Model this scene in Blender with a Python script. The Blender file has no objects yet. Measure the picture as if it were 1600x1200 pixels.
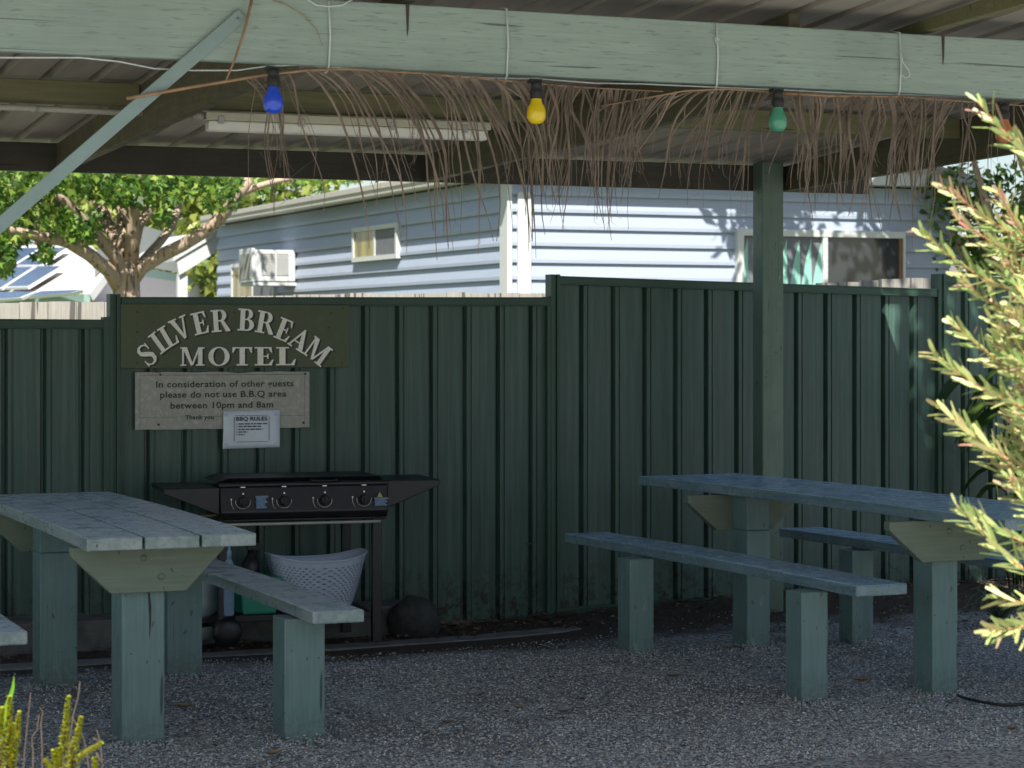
import bpy, bmesh, math, random
from mathutils import Vector, Matrix, noise
random.seed(7)
R = math.radians
# ---------------------------------------------------------------- camera, sky, sun, exposure
scn = bpy.context.scene
COL = scn.collection
F, YAW, HOR, EYE = 3600.0, R(22.5), 525.0, 1.48
SN, CS = math.sin(YAW), math.cos(YAW)
cd = bpy.data.cameras.new('camera'); cam = bpy.data.objects.new('camera', cd); COL.objects.link(cam)
cam.location = (0, 0, EYE); cam.rotation_euler = (R(90), 0, -YAW)
cd.sensor_width = 36; cd.lens = F/1600*36; cd.shift_y = -(600-HOR)/1600
cd.clip_start = .1; cd.clip_end = 900
cd.dof.use_dof = True; cd.dof.focus_distance = 9.6; cd.dof.aperture_fstop = 8.0
scn.camera = cam
scn.render.resolution_x, scn.render.resolution_y = 1024, 768
SUN_EL, SUN_AZ = R(52), (-.44, -.898)            # direction towards the sun on the ground
w = bpy.data.worlds.new('World'); scn.world = w; w.use_nodes = True
nt = w.node_tree; bg = nt.nodes['Background']; sk = nt.nodes.new('ShaderNodeTexSky')
sk.sky_type = 'NISHITA'; sk.sun_disc = False; sk.sun_elevation = SUN_EL
sk.sun_rotation = math.atan2(SUN_AZ[0], SUN_AZ[1]); sk.air_density = 1.0; sk.dust_density = 1.5; sk.ozone_density = 1.0
nt.links.new(sk.outputs[0], bg.inputs[0]); bg.inputs[1].default_value = .065
sl = bpy.data.lights.new('sun', 'SUN'); sun = bpy.data.objects.new('sun', sl); COL.objects.link(sun)
sl.energy = 4.8; sl.angle = R(.5); sl.color = (1, .95, .86)
sun.rotation_euler = Vector((-SUN_AZ[0]*math.cos(SUN_EL), -SUN_AZ[1]*math.cos(SUN_EL), -math.sin(SUN_EL))).to_track_quat('-Z', 'Y').to_euler()
sun.location = (-6, -12, 30)
vs = scn.view_settings; vs.view_transform = 'Standard'; vs.look = 'None'; vs.exposure = 1.35; vs.gamma = 1
scn.cycles.max_bounces = 10; scn.cycles.diffuse_bounces = 6; scn.cycles.transparent_max_bounces = 12

# ---------------------------------------------------------------- measuring helpers (plain surveying: a sight line cut by a known plane)
def ray(u, v):
    a = (u-800)/F
    return Vector((SN+CS*a, CS-SN*a, (HOR-v)/F))
def on_y(u, v, y): d = ray(u, v); return Vector((0, 0, EYE))+d*(y/d.y)
def on_x(u, v, x): d = ray(u, v); return Vector((0, 0, EYE))+d*(x/d.x)
def on_z(u, v, z): d = ray(u, v); return Vector((0, 0, EYE))+d*((z-EYE)/d.z)
def far(u, v, Z): return Vector((0, 0, EYE))+ray(u, v)*Z
def sm(t): t = max(0, min(1, t)); return t*t*(3-2*t)
def ground_z(x, y):
    z = -.05*sm((y-9.6)/1.0)*(1-sm((x-4.2)/1.5))
    z += .05*sm((x-5.2)/1.6)*sm((y-9.8)/1.4)
    if y > 11.7: z = z*(1-sm((y-11.7)/2))
    return z

# ---------------------------------------------------------------- materials
def N(t, typ, **kw):
    n = t.nodes.new(typ)
    for k, v in kw.items(): setattr(n, k, v)
    return n
class Mat:
    def __init__(s, name, col=(.5, .5, .5), rough=.6, metal=0, spec=.5):
        s.m = bpy.data.materials.new(name); s.m.use_nodes = True; s.t = s.m.node_tree
        s.b = s.t.nodes['Principled BSDF']; s.set('Base Color', (*col, 1)); s.set('Roughness', rough)
        s.set('Metallic', metal); s.set('Specular IOR Level', spec); s.tc = N(s.t, 'ShaderNodeTexCoord')
    def set(s, k, v): s.b.inputs[k].default_value = v
    def link(s, a, b): s.t.links.new(a, b)
    def coords(s, scale=(1, 1, 1), src='Object'):
        mp = N(s.t, 'ShaderNodeMapping'); mp.inputs['Scale'].default_value = scale
        s.link(s.tc.outputs[src], mp.inputs['Vector']); return mp.outputs[0]
    def noise(s, scale, detail=4, rough=.6, stretch=(1, 1, 1), src='Object', dist=0):
        n = N(s.t, 'ShaderNodeTexNoise'); n.inputs['Scale'].default_value = scale; n.inputs['Detail'].default_value = detail
        n.inputs['Roughness'].default_value = rough; n.inputs['Distortion'].default_value = dist
        s.link(s.coords(stretch, src), n.inputs['Vector']); return n.outputs['Fac']
    def ramp(s, fac, stops, interp='LINEAR'):
        r = N(s.t, 'ShaderNodeValToRGB'); r.color_ramp.interpolation = interp; e = r.color_ramp.elements
        while len(e) < len(stops): e.new(.5)
        for q, (p, c) in zip(e, stops):
            q.position = p; q.color = (*c, 1) if len(c) == 3 else c
        s.link(fac, r.inputs[0]); return r.outputs[0]
    def mix(s, a, b, fac, mode='MIX'):
        m = N(s.t, 'ShaderNodeMix', data_type='RGBA', blend_type=mode)
        for v, i in ((a, 6), (b, 7)):
            if isinstance(v, tuple): m.inputs[i].default_value = (*v, 1)
            else: s.link(v, m.inputs[i])
        if isinstance(fac, (int, float)): m.inputs[0].default_value = fac
        else: s.link(fac, m.inputs[0])
        return m.outputs[2]
    def bump(s, h, strength=.3, dist=.01):
        b = N(s.t, 'ShaderNodeBump'); b.inputs['Strength'].default_value = strength; b.inputs['Distance'].default_value = dist
        s.link(h, b.inputs['Height'])
        if s.b.inputs['Normal'].is_linked: s.link(s.b.inputs['Normal'].links[0].from_socket, b.inputs['Normal'])
        s.link(b.outputs[0], s.b.inputs['Normal'])
    def color(s, c): s.link(c, s.b.inputs['Base Color'])
def mul(c, k): return tuple(x*k for x in c)
G = lambda v: (v, v, v)

def timber(name, col, axis, rough=.5, wear=None, crack=.70, var=.72, checks=False, worn=.8):
    """painted sawn timber, grain along axis"""
    m = Mat(name, col, rough); st = [1, 1, 1]; st['xyz'.index(axis)] = .045
    g = m.noise(70, 5, .65, st); big = m.noise(2.2, 4, .6)
    c = m.mix(mul(col, var), mul(col, 1.12), m.ramp(g, [(.3, G(0)), (.7, G(1))]))
    c = m.mix(c, mul(col, .7), m.ramp(big, [(.45, G(0)), (.75, G(.55))]))
    if wear:
        st2 = list(st); st2['xyz'.index(axis)] = .14
        wn = m.noise(16, 6, .75, st2, dist=.4)
        c = m.mix(c, wear, m.ramp(wn, [(.42, G(0)), (.72, G(worn))]))
    st3 = [1, 1, 1]; st3['xyz'.index(axis)] = .06
    ck = m.ramp(m.noise(26, 2, .5, st3), [(crack, G(0)), (crack+.035, G(1))])
    c = m.mix(c, mul(col, .28), ck); m.color(c)
    if 'upright' in name:
        sp = N(m.t, 'ShaderNodeSeparateXYZ'); m.link(m.tc.outputs['Object'], sp.inputs[0])
        a = m.ramp(sp.outputs['Z'], [(.0, G(1)), (.13, G(0))]); d = m.ramp(m.noise(38, 6, .8), [(.42, G(0)), (.6, G(.9))])
        k = N(m.t, 'ShaderNodeMath', operation='MULTIPLY'); m.link(a, k.inputs[0]); m.link(d, k.inputs[1])
        c = m.mix(c, (.09, .085, .075), k.outputs[0]); m.color(c)
    if 'upright' in name or 'brace' in name:       # small knocks and nail marks
        kn = m.ramp(m.noise(48, 2, .5, (1, 1, .6)), [(.685, G(0)), (.71, G(.75))]); c = m.mix(c, mul(col, .3), kn); m.color(c)
        lt = m.ramp(m.noise(21, 5, .8, (1, 1, .35)), [(.64, G(0)), (.68, G(.35))]); c = m.mix(c, (.36, .40, .37), lt); m.color(c)
    if checks:
        st4 = [1, 1, 1]; st4['xyz'.index(axis)] = .10; st5 = [1, 1, 1]; st5['xyz'.index(axis)] = .02
        fine = m.ramp(m.noise(120, 3, .6, st4), [(.58, G(0)), (.66, G(.6))]); lng = m.ramp(m.noise(34, 2, .5, st5, dist=.6), [(.655, G(0)), (.67, G(.9))])
        c = m.mix(c, mul(col, .55), fine); c = m.mix(c, mul(col, .30), lng); m.color(c); m.bump(fine, .3, -.003)
    m.bump(g, .35, .004)
    r = m.ramp(m.noise(9, 5, .7), [(.3, G(max(.12, rough-.16))), (.75, G(min(1, rough+.2)))]); m.link(r, m.b.inputs['Roughness'])
    return m.m
def plain(name, col, rough=.6, metal=0, var=.15, scale=12, bump=0, spec=.5, stretch=(1, 1, 1)):
    m = Mat(name, col, rough, metal, spec); n = m.noise(scale, 5, .65, stretch)
    m.color(m.mix(mul(col, 1-var), mul(col, 1+var), m.ramp(n, [(.3, G(0)), (.7, G(1))])))
    if bump: m.bump(n, bump, .005)
    return m.m
def leafy(name, cols, rough=.5, trans=.35):
    """leaves: every leaf takes its own tint"""
    m = Mat(name, cols[0], rough); ge = N(m.t, 'ShaderNodeNewGeometry')
    k = len(cols); c = m.ramp(ge.outputs['Random Per Island'], [(i/(k-1), q) for i, q in enumerate(cols)]); m.color(c)
    tr = N(m.t, 'ShaderNodeBsdfTranslucent'); m.link(c, tr.inputs[0]); mx = N(m.t, 'ShaderNodeMixShader'); mx.inputs[0].default_value = trans
    m.link(m.b.outputs[0], mx.inputs[1]); m.link(tr.outputs[0], mx.inputs[2]); m.link(mx.outputs[0], m.t.nodes['Material Output'].inputs[0])
    return m.m

SAGE = (.135, .218, .205)
M = {}
M['post'] = timber('sage_paint_upright', SAGE, 'z', .5, var=.84)
M['green_post'] = timber('dark_green_upright', (.105, .165, .12), 'z', .5, var=.84)
M['plank'] = timber('sage_paint_plank', (.19, .265, .25), 'y', .33, wear=(.42, .45, .46), crack=.74)
M['plank2'] = timber('sage_paint_worn_plank', (.14, .225, .245), 'y', .26, wear=(.23, .31, .35), crack=.72)
M['endgrain'] = timber('sage_paint_brace', (.145, .185, .13), 'x', .55, var=.86)
M['beam'] = timber('sage_paint_beam', (.31, .40, .345), 'x', .55, crack=.80, var=.88, checks=True)
M['dark_y'] = timber('shade_tinted_rafter', (.088, .080, .044), 'y', .6)  # inner timbers: roof shade and warm bounced light put into the paint colour
M['dark_x'] = timber('bounce_tinted_purlin', (.16, .155, .072), 'x', .6)
M['dark_xb'] = timber('shade_tinted_back_beam', (.042, .036, .020), 'x', .6)  # under-roof shade coloured into the back beam
M['steel'] = plain('painted_brace_bar', (.24, .33, .315), .45, var=.08)
M['top'] = timber('worn_top_grey_sky_sheen', (.45, .55, .60), 'y', .3, wear=(.66, .72, .75), crack=.75, worn=.5, var=.82)  # worn paint plus a painted blue sky reflection, for upward faces
M['top2'] = timber('worn_top_blue_sky_sheen', (.34, .52, .70), 'y', .22, wear=(.58, .74, .90), crack=.73, worn=.55, var=.8)  # same painted sky sheen, bluer, for the right table and benches
def colorbond():
    m = Mat('dark_green_sheet_steel', (.04, .075, .055), .42)
    n = m.noise(3, 5, .65, (6, 1, .6)); f = m.noise(42, 4, .7, (1, 1, .025))
    c = m.mix((.021, .054, .041), (.046, .102, .078), m.ramp(n, [(.3, G(0)), (.75, G(1))]))
    c = m.mix(c, (.10, .165, .14), m.ramp(f, [(.44, G(0)), (.76, G(.6))]))
    # splashed dirt near the soil
    sp = N(m.t, 'ShaderNodeSeparateXYZ'); m.link(m.tc.outputs['Object'], sp.inputs[0])
    hz = m.ramp(sp.outputs['Z'], [(.06, G(1)), (.30, G(0))])
    dn = m.ramp(m.noise(16, 6, .8), [(.5, G(0)), (.56, G(1))])
    mm = N(m.t, 'ShaderNodeMath', operation='MULTIPLY'); m.link(hz, mm.inputs[0]); m.link(dn, mm.inputs[1])
    c = m.mix(c, (.018, .016, .012), mm.outputs[0]); m.color(c)
    m.bump(m.noise(5, 2, .5, (3, 1, .35)), .3, .012)
    m.link(m.ramp(n, [(.3, G(.34)), (.7, G(.55))]), m.b.inputs['Roughness'])
    return m.m
M['fence'] = colorbond()
M['fence_rail'] = plain('dark_green_rail_steel', (.026, .070, .046), .5, var=.15, scale=5)
M['zinc'] = plain('zinc_roof_sheet', (.33, .295, .245), .5, .1, .18, 3, stretch=(4, .4, 1))
M['black'] = plain('black_enamel', (.007, .007, .009), .42, var=.3, scale=20)
M['black_matt'] = plain('black_matt', (.018, .018, .02), .6, var=.3, scale=30, bump=.1)
M['chrome'] = Mat('bare_metal', (.6, .6, .58), .35, 1).m
M['bar'] = plain('brushed_bar', (.45, .44, .38), .45, .3)
M['white_plastic'] = plain('white_plastic', (.42, .435, .45), .4, var=.06)
M['conduit'] = plain('grey_conduit', (.36, .35, .28), .5, var=.08)
M['lamp_house'] = plain('cream_lamp_housing', (.52, .50, .37), .5, var=.1)
M['diffuser'] = plain('milky_diffuser', (.75, .74, .64), .3, var=.08)
M['cord'] = plain('white_cord', (.62, .68, .66), .7, var=.1)
M['screw'] = plain('rusty_screw', (.05, .04, .03), .6)
M['rust'] = plain('rusty_nail', (.16, .07, .03), .7)
M['concrete'] = plain('dark_concrete', (.10, .10, .095), .85, var=.45, scale=9, bump=.5)
M['strip'] = plain('grey_concrete_edge', (.17, .17, .168), .85, var=.35, scale=11, bump=.4)
M['rock'] = plain('dark_rock', (.035, .037, .035), .85, var=.5, scale=14, bump=.9)
M['rope'] = plain('black_hose', (.015, .015, .016), .5)

def gravel_mat():
    m = Mat('gravel_ground', (.2, .2, .2), .85)
    def vor(scale, out='Color'):
        v = N(m.t, 'ShaderNodeTexVoronoi'); v.inputs['Scale'].default_value = scale; m.link(m.coords(), v.inputs['Vector']); return v
    v1 = vor(72); v2 = vor(190)
    sep = N(m.t, 'ShaderNodeSeparateColor'); m.link(v1.outputs['Color'], sep.inputs[0])
    c = m.ramp(sep.outputs[0], [(0, (.10, .11, .115)), (.3, (.275, .305, .315)), (.55, (.415, .445, .445)), (.8, (.58, .59, .56)), (.93, (.46, .38, .29)), (1, (.82, .84, .82))])
    sep2 = N(m.t, 'ShaderNodeSeparateColor'); m.link(v2.outputs['Color'], sep2.inputs[0])
    c2 = m.ramp(sep2.outputs[1], [(0, (.08, .09, .095)), (.5, (.25, .275, .28)), (1, (.53, .55, .53))])
    c = m.mix(c, c2, .22)
    edge = m.ramp(v1.outputs['Distance'], [(.5, G(0)), (.85, G(1))])
    c = m.mix(c, (.045, .042, .04), edge)
    big = m.noise(.9, 7, .75)
    c = m.mix(c, (.10, .085, .072), m.ramp(big, [(.47, G(0)), (.70, G(.7))]))
    # mulch and bark against the fence, soil and grass beyond
    sp = N(m.t, 'ShaderNodeSeparateXYZ'); m.link(m.tc.outputs['Object'], sp.inputs[0])
    mus = N(m.t, 'ShaderNodeMath', operation='MULTIPLY_ADD'); m.link(m.noise(2.4, 5, .7), mus.inputs[0]); mus.inputs[1].default_value = 1.3
    m.link(sp.outputs['Y'], mus.inputs[2])
    mulch = m.ramp(m.noise(45, 5, .75, (1, 1.8, 1)), [(.3, (.018, .013, .010)), (.55, (.055, .037, .026)), (.72, (.11, .075, .05)), (.85, (.2, .15, .11))])
    def step(a, b, x):
        mr = N(m.t, 'ShaderNodeMapRange'); mr.inputs[1].default_value = a; mr.inputs[2].default_value = b; m.link(x, mr.inputs[0]); return mr.outputs[0]
    c = m.mix(c, mulch, step(10.75, 11.15, mus.outputs[0]))
    grass = m.ramp(m.noise(3, 6, .7), [(.3, (.06, .085, .03)), (.7, (.13, .15, .06))])
    c = m.mix(c, grass, step(12.0, 12.2, sp.outputs['Y']))
    m.color(c)
    inv = N(m.t, 'ShaderNodeMath', operation='SUBTRACT'); inv.inputs[0].default_value = 1; m.link(v1.outputs['Distance'], inv.inputs[1])
    m.bump(inv.outputs[0], .9, .006)
    m.bump(m.noise(30, 5, .7), .35, .01)
    return m.m
M['ground'] = gravel_mat()

# ---------------------------------------------------------------- mesh helpers
class MB:
    def __init__(s): s.v = []; s.f = []; s.sm = []
    def add(s, vs, fs, smooth=False):
        o = len(s.v); s.v += [tuple(p) for p in vs]; s.f += [tuple(i+o for i in f) for f in fs]; s.sm += [smooth]*len(fs); return s
    def box(s, x0, x1, y0, y1, z0, z1):
        return s.add([(x0, y0, z0), (x1, y0, z0), (x1, y1, z0), (x0, y1, z0), (x0, y0, z1), (x1, y0, z1), (x1, y1, z1), (x0, y1, z1)],
                     [(0, 3, 2, 1), (4, 5, 6, 7), (0, 1, 5, 4), (1, 2, 6, 5), (2, 3, 7, 6), (3, 0, 4, 7)])
    def prism(s, poly, ext):
        """polygon (3-D points, in order) pushed along ext"""
        n = len(poly); e = Vector(ext); P = [Vector(p) for p in poly]
        return s.add(P+[p+e for p in P], [tuple(range(n-1, -1, -1)), tuple(range(n, 2*n))]+[(i, (i+1) % n, n+(i+1) % n, n+i) for i in range(n)])
    def tube(s, path, rad, n=8, cap=True):
        P = [Vector(p) for p in path]
        if not isinstance(rad, (list, tuple)): rad = [rad]*len(P)
        rings = []; up = None
        for i, p in enumerate(P):
            d = (P[min(i+1, len(P)-1)]-P[max(i-1, 0)]).normalized()
            if up is None: up = Vector((0, 0, 1)) if abs(d.z) < .9 else Vector((1, 0, 0))
            a = d.cross(up)
            if a.length < 1e-6: a = d.orthogonal()
            a.normalize(); b = a.cross(d).normalized(); up = b
            rings.append([p+(a*math.cos(2*math.pi*k/n)+b*math.sin(2*math.pi*k/n))*rad[i] for k in range(n)])
        fs = [(i*n+k, i*n+(k+1) % n, (i+1)*n+(k+1) % n, (i+1)*n+k) for i in range(len(P)-1) for k in range(n)]
        if cap: fs += [tuple(range(n-1, -1, -1)), tuple((len(P)-1)*n+k for k in range(n))]
        return s.add([q for r in rings for q in r], fs, n > 4)
    def lathe(s, prof, c=(0, 0, 0), axis='z', n=24, sx=1, sy=1):
        vs = []
        for r, h in prof:
            for k in range(n):
                a = 2*math.pi*k/n; q = (r*math.cos(a)*sx, r*math.sin(a)*sy, h)
                if axis == 'x': q = (q[2], q[0], q[1])
                if axis == 'y': q = (q[0], q[2], q[1])
                vs.append((q[0]+c[0], q[1]+c[1], q[2]+c[2]))
        fs = [(i*n+k, i*n+(k+1) % n, (i+1)*n+(k+1) % n, (i+1)*n+k) for i in range(len(prof)-1) for k in range(n)]
        fs += [tuple(range(n-1, -1, -1)), tuple((len(prof)-1)*n+k for k in range(n))]
        return s.add(vs, fs, True)
    def build(s, name, mat, parent=None, bevel=0, loc=None, seg=2):
        me = bpy.data.meshes.new(name); me.from_pydata(s.v, [], s.f); me.polygons.foreach_set('use_smooth', s.sm); me.materials.append(mat); me.update()
        o = bpy.data.objects.new(name, me); COL.objects.link(o)
        bm = bmesh.new(); bm.from_mesh(me); bmesh.ops.recalc_face_normals(bm, faces=bm.faces); bm.to_mesh(me); bm.free()
        if parent: o.parent = parent
        if loc is not None: o.location = loc
        if bevel:
            b = o.modifiers.new('bevel', 'BEVEL'); b.width = bevel; b.segments = seg; b.limit_method = 'ANGLE'
        return o
def tag(o, label, cat, group=None, kind=None):
    if label: o['label'] = label
    if cat: o['category'] = cat
    if group: o['group'] = group
    if kind: o['kind'] = kind
    return o
def thing(name, loc, label, cat, group=None, rz=0):
    o = bpy.data.objects.new(name, None); COL.objects.link(o); o.location = loc; o.rotation_euler.z = rz; o.empty_display_size = .1
    return tag(o, label, cat, group)
def part(o, label): o['label'] = label; return o
def rbox(mb, c, size, rx=0, ry=0, rz=0):
    m = Matrix.Translation(c) @ Matrix.Rotation(rz, 4, 'Z') @ Matrix.Rotation(ry, 4, 'Y') @ Matrix.Rotation(rx, 4, 'X')
    a, b, d = (q/2 for q in size)
    vs = [m @ Vector(q) for q in ((-a, -b, -d), (a, -b, -d), (a, b, -d), (-a, b, -d), (-a, -b, d), (a, -b, d), (a, b, d), (-a, b, d))]
    return mb.add(vs, [(0, 3, 2, 1), (4, 5, 6, 7), (0, 1, 5, 4), (1, 2, 6, 5), (2, 3, 7, 6), (3, 0, 4, 7)])

# ---------------------------------------------------------------- ground
def axis_vals(lo, hi, step, ext):
    a = []; x = lo
    while x <= hi+1e-6: a.append(x); x += step
    return [-e for e in reversed(ext)]+a+[hi+e for e in ext] if lo <= 0 else a
xs = [-300, -120, -50, -20, -8]+[-3+.25*i for i in range(57)]+[14, 20, 40, 80, 160, 320]
ys = [-120, -50, -20, -8, -2]+[2+.25*i for i in range(45)]+[16, 20, 30, 50, 90, 160, 320]
gm = MB(); nx = len(xs)
gm.add([(x, y, ground_z(x, y)+(.012*noise.noise(Vector((x*1.3, y*1.3, 0))) if 3 < y < 11 and -2 < x < 9 else 0)) for y in ys for x in xs],
       [(j*nx+i, j*nx+i+1, (j+1)*nx+i+1, (j+1)*nx+i) for j in range(len(ys)-1) for i in range(nx-1)], True)
tag(gm.build('ground', M['ground']), None, None, kind='structure')

# loose stones lying on the gravel
def stones():
    m = Mat('loose_gravel', (.3, .3, .3), .8); ge = N(m.t, 'ShaderNodeNewGeometry')
    m.color(m.ramp(ge.outputs['Random Per Island'], [(0, (.09, .09, .095)), (.25, (.25, .275, .28)), (.6, (.45, .475, .475)), (.85, (.54, .54, .50)), (.93, (.46, .34, .25)), (1, (.82, .81, .8))]))
    mb = MB(); rnd = random.Random(3)
    octv = [(1, 0, 0), (-1, 0, 0), (0, 1, 0), (0, -1, 0), (0, 0, 1), (0, 0, -1)]
    octf = [(0, 2, 4), (2, 1, 4), (1, 3, 4), (3, 0, 4), (2, 0, 5), (1, 2, 5), (3, 1, 5), (0, 3, 5)]
    n = 0
    while n < 42000:
        y = 7.0+3.9*rnd.random()**1.25; x = y*(.14+.56*rnd.random())
        if y > 10.55 and x < 4.9: continue
        if y > 9.9 and rnd.random() < (.93 if x > 4.9 else .5): continue
        n += 1; r = rnd.choice((rnd.uniform(.003, .005), rnd.uniform(.004, .0078))); a = rnd.uniform(0, 6.3); e = rnd.uniform(.6, 1.0); h = rnd.uniform(.4, .8)
        z = ground_z(x, y)+.012*noise.noise(Vector((x*1.3, y*1.3, 0)))+r*.2; ca, sa = math.cos(a), math.sin(a)
        mb.add([(x+r*(q[0]*ca-q[1]*e*sa), y+r*(q[0]*sa+q[1]*e*ca), z+q[2]*r*h) for q in octv], octf)
    for lx, ly, wx, wy in ((1.96, 8.2, .16, .17), (1.96, 9.72, .16, .17), (2.52, 8.06, .155, .15), (2.52, 9.8, .155, .15), (5.27, 8.07, .125, .14), (5.22, 9.57, .125, .14), (4.68, 8.11, .125, .125), (4.63, 9.61, .125, .125), (5.85, 9.58, .12, .12)):
        for _ in range(330):
            e = rnd.choice((0, 0, 0, 1, 1, 2)); o = .002+abs(rnd.gauss(0, .028)); p = rnd.uniform(-.55, .55)
            if e == 0: x, y = lx+p*wx*1.2, ly-o
            elif e == 1: x, y = lx-wx/2-o, ly+wy*(p+.5)
            else: x, y = lx+wx/2+o, ly+wy*(p+.5)
            r = rnd.uniform(.003, .0068); a = rnd.uniform(0, 6.3); ca, sa = math.cos(a), math.sin(a); h = rnd.uniform(.5, .9)
            z = ground_z(x, y)+.012*noise.noise(Vector((x*1.3, y*1.3, 0)))+max(0, .026-o*.5)*rnd.random()
            mb.add([(x+r*(q[0]*ca-q[1]*.8*sa), y+r*(q[0]*sa+q[1]*.8*ca), z+q[2]*r*h) for q in octv], octf)
    tag(mb.build('gravel', m.m), None, None, kind='stuff')
stones()

# ---------------------------------------------------------------- steel boundary fence
FY = 11.4
def build_fence():
    root = thing('sheet_metal_fence', (4.9, FY, 0), 'dark green ribbed steel fence stepping in height behind the tables and barbecue', 'fence')
    ox = 4.9
    def sheet(x0, x1, zb0, zb1, zt0, zt1):
        prof = []; x = x0; L = x1-x0
        cell = [(0, 0), (.121, 0), (.131, .030), (.141, .030), (.153, 0), (.170, 0), (.1725, .006), (.1775, .006), (.180, 0)]
        while x < x1:
            for a, b in cell:
                if x+a < x1: prof.append((x+a, b))
            x += .19
        prof.append((x1, 0)); mb = MB(); vs = []
        for a, b in prof:
            t = (a-x0)/L; vs += [(a-ox, b, zb0+(zb1-zb0)*t), (a-ox, b, zt0+(zt1-zt0)*t)]
        mb.add(vs, [(2*i, 2*i+2, 2*i+3, 2*i+1) for i in range(len(prof)-1)]); return mb.build('sheet', M['fence'], root)
    def rail(x0, x1, z0, z1, h=.047):
        mb = MB(); a, b = x0-ox, x1-ox
        mb.prism([(a, -.030, z0), (b, -.030, z1), (b, -.030, z1+h), (a, -.030, z0+h)], (0, .075, 0))
        mb.prism([(a, -.034, z0), (b, -.034, z1), (b, -.034, z1+.008), (a, -.034, z0+.008)], (0, .005, 0))
        mb.prism([(a, -.034, z0+h-.008), (b, -.034, z1+h-.008), (b, -.034, z1+h), (a, -.034, z0+h)], (0, .005, 0))
        return mb.build('rail', M['fence_rail'], root, .002)
    def post(x, ztop):
        mb = MB(); a = x-ox
        mb.box(a-.027, a-.006, -.036, .045, -.15, ztop); mb.box(a-.006, a+.008, -.026, .035, -.15, ztop-.002); mb.box(a+.008, a+.027, -.038, .047, -.15, ztop)
        return mb.build('post', M['fence_rail'], root, .002)
    sheet(-.2, 2.535, .1, .1, 1.555, 1.545); rail(-.2, 2.535, 1.525, 1.515)
    sheet(2.60, 4.935, .08, -.06, 1.655, 1.66); rail(2.60, 4.94, 1.628, 1.642)
    sheet(4.99, 7.375, .0, .02, 1.78, 1.73); rail(4.99, 7.375, 1.757, 1.705)
    sheet(7.43, 9.8, .02, .04, 1.80, 1.78); rail(7.43, 9.8, 1.783, 1.76)
    rail(4.99, 7.375, -.03, .0, .045)
    post(2.567, 1.69); post(4.962, 1.812); post(7.403, 1.84)
    # shorter lips of the lower panels where the fence steps
    MB().box(2.51-ox, 2.54-ox, -.036, .04, -.1, 1.575).build('post', M['fence_rail'], root, .002)
    MB().box(4.915-ox, 4.935-ox, -.034, .04, -.1, 1.692).build('post', M['fence_rail'], root, .002)
    # dents hammered into the sheet beside the notices, a tiny plug
    MB().box(4.80-ox, 4.835-ox, -.004, .002, .36, .368).build('slot', M['screw'], root)
build_fence()
# concrete plinth under the fence and mowing strip
pm = MB(); pm.box(-.3, 4.15, 11.13, 11.39, -.3, .098)
tag(pm.build('concrete_plinth', M['concrete'], bevel=.008), 'dark concrete plinth along the foot of the left fence panels', 'plinth')
def strip():
    mb = MB(); P = [(-.5, 10.66), (1.9, 10.64), (2.7, 10.64), (3.2, 10.68), (3.7, 10.72), (4.3, 10.76), (4.75, 10.78), (4.87, 10.82)]; W = .16; T = .007
    vs = []
    for i, (x, y) in enumerate(P):
        wv = W if i < len(P)-1 else .07; z = ground_z(x, y)
        vs += [(x, y, z-.1), (x, y, z+T), (x, y+wv, z+T), (x, y+wv, z-.1)]
    fs = [(i*4+k, i*4+(k+1) % 4, i*4+4+(k+1) % 4, i*4+4+k) for i in range(len(P)-1) for k in range(4)]+[(0, 1, 2, 3), tuple(4*(len(P)-1)+k for k in (3, 2, 1, 0))]
    mb.add(vs, fs); tag(mb.build('concrete_edging', M['strip'], bevel=.006), 'narrow grey concrete edging strip dividing gravel from soil before the fence', 'edging')
strip()

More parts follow.
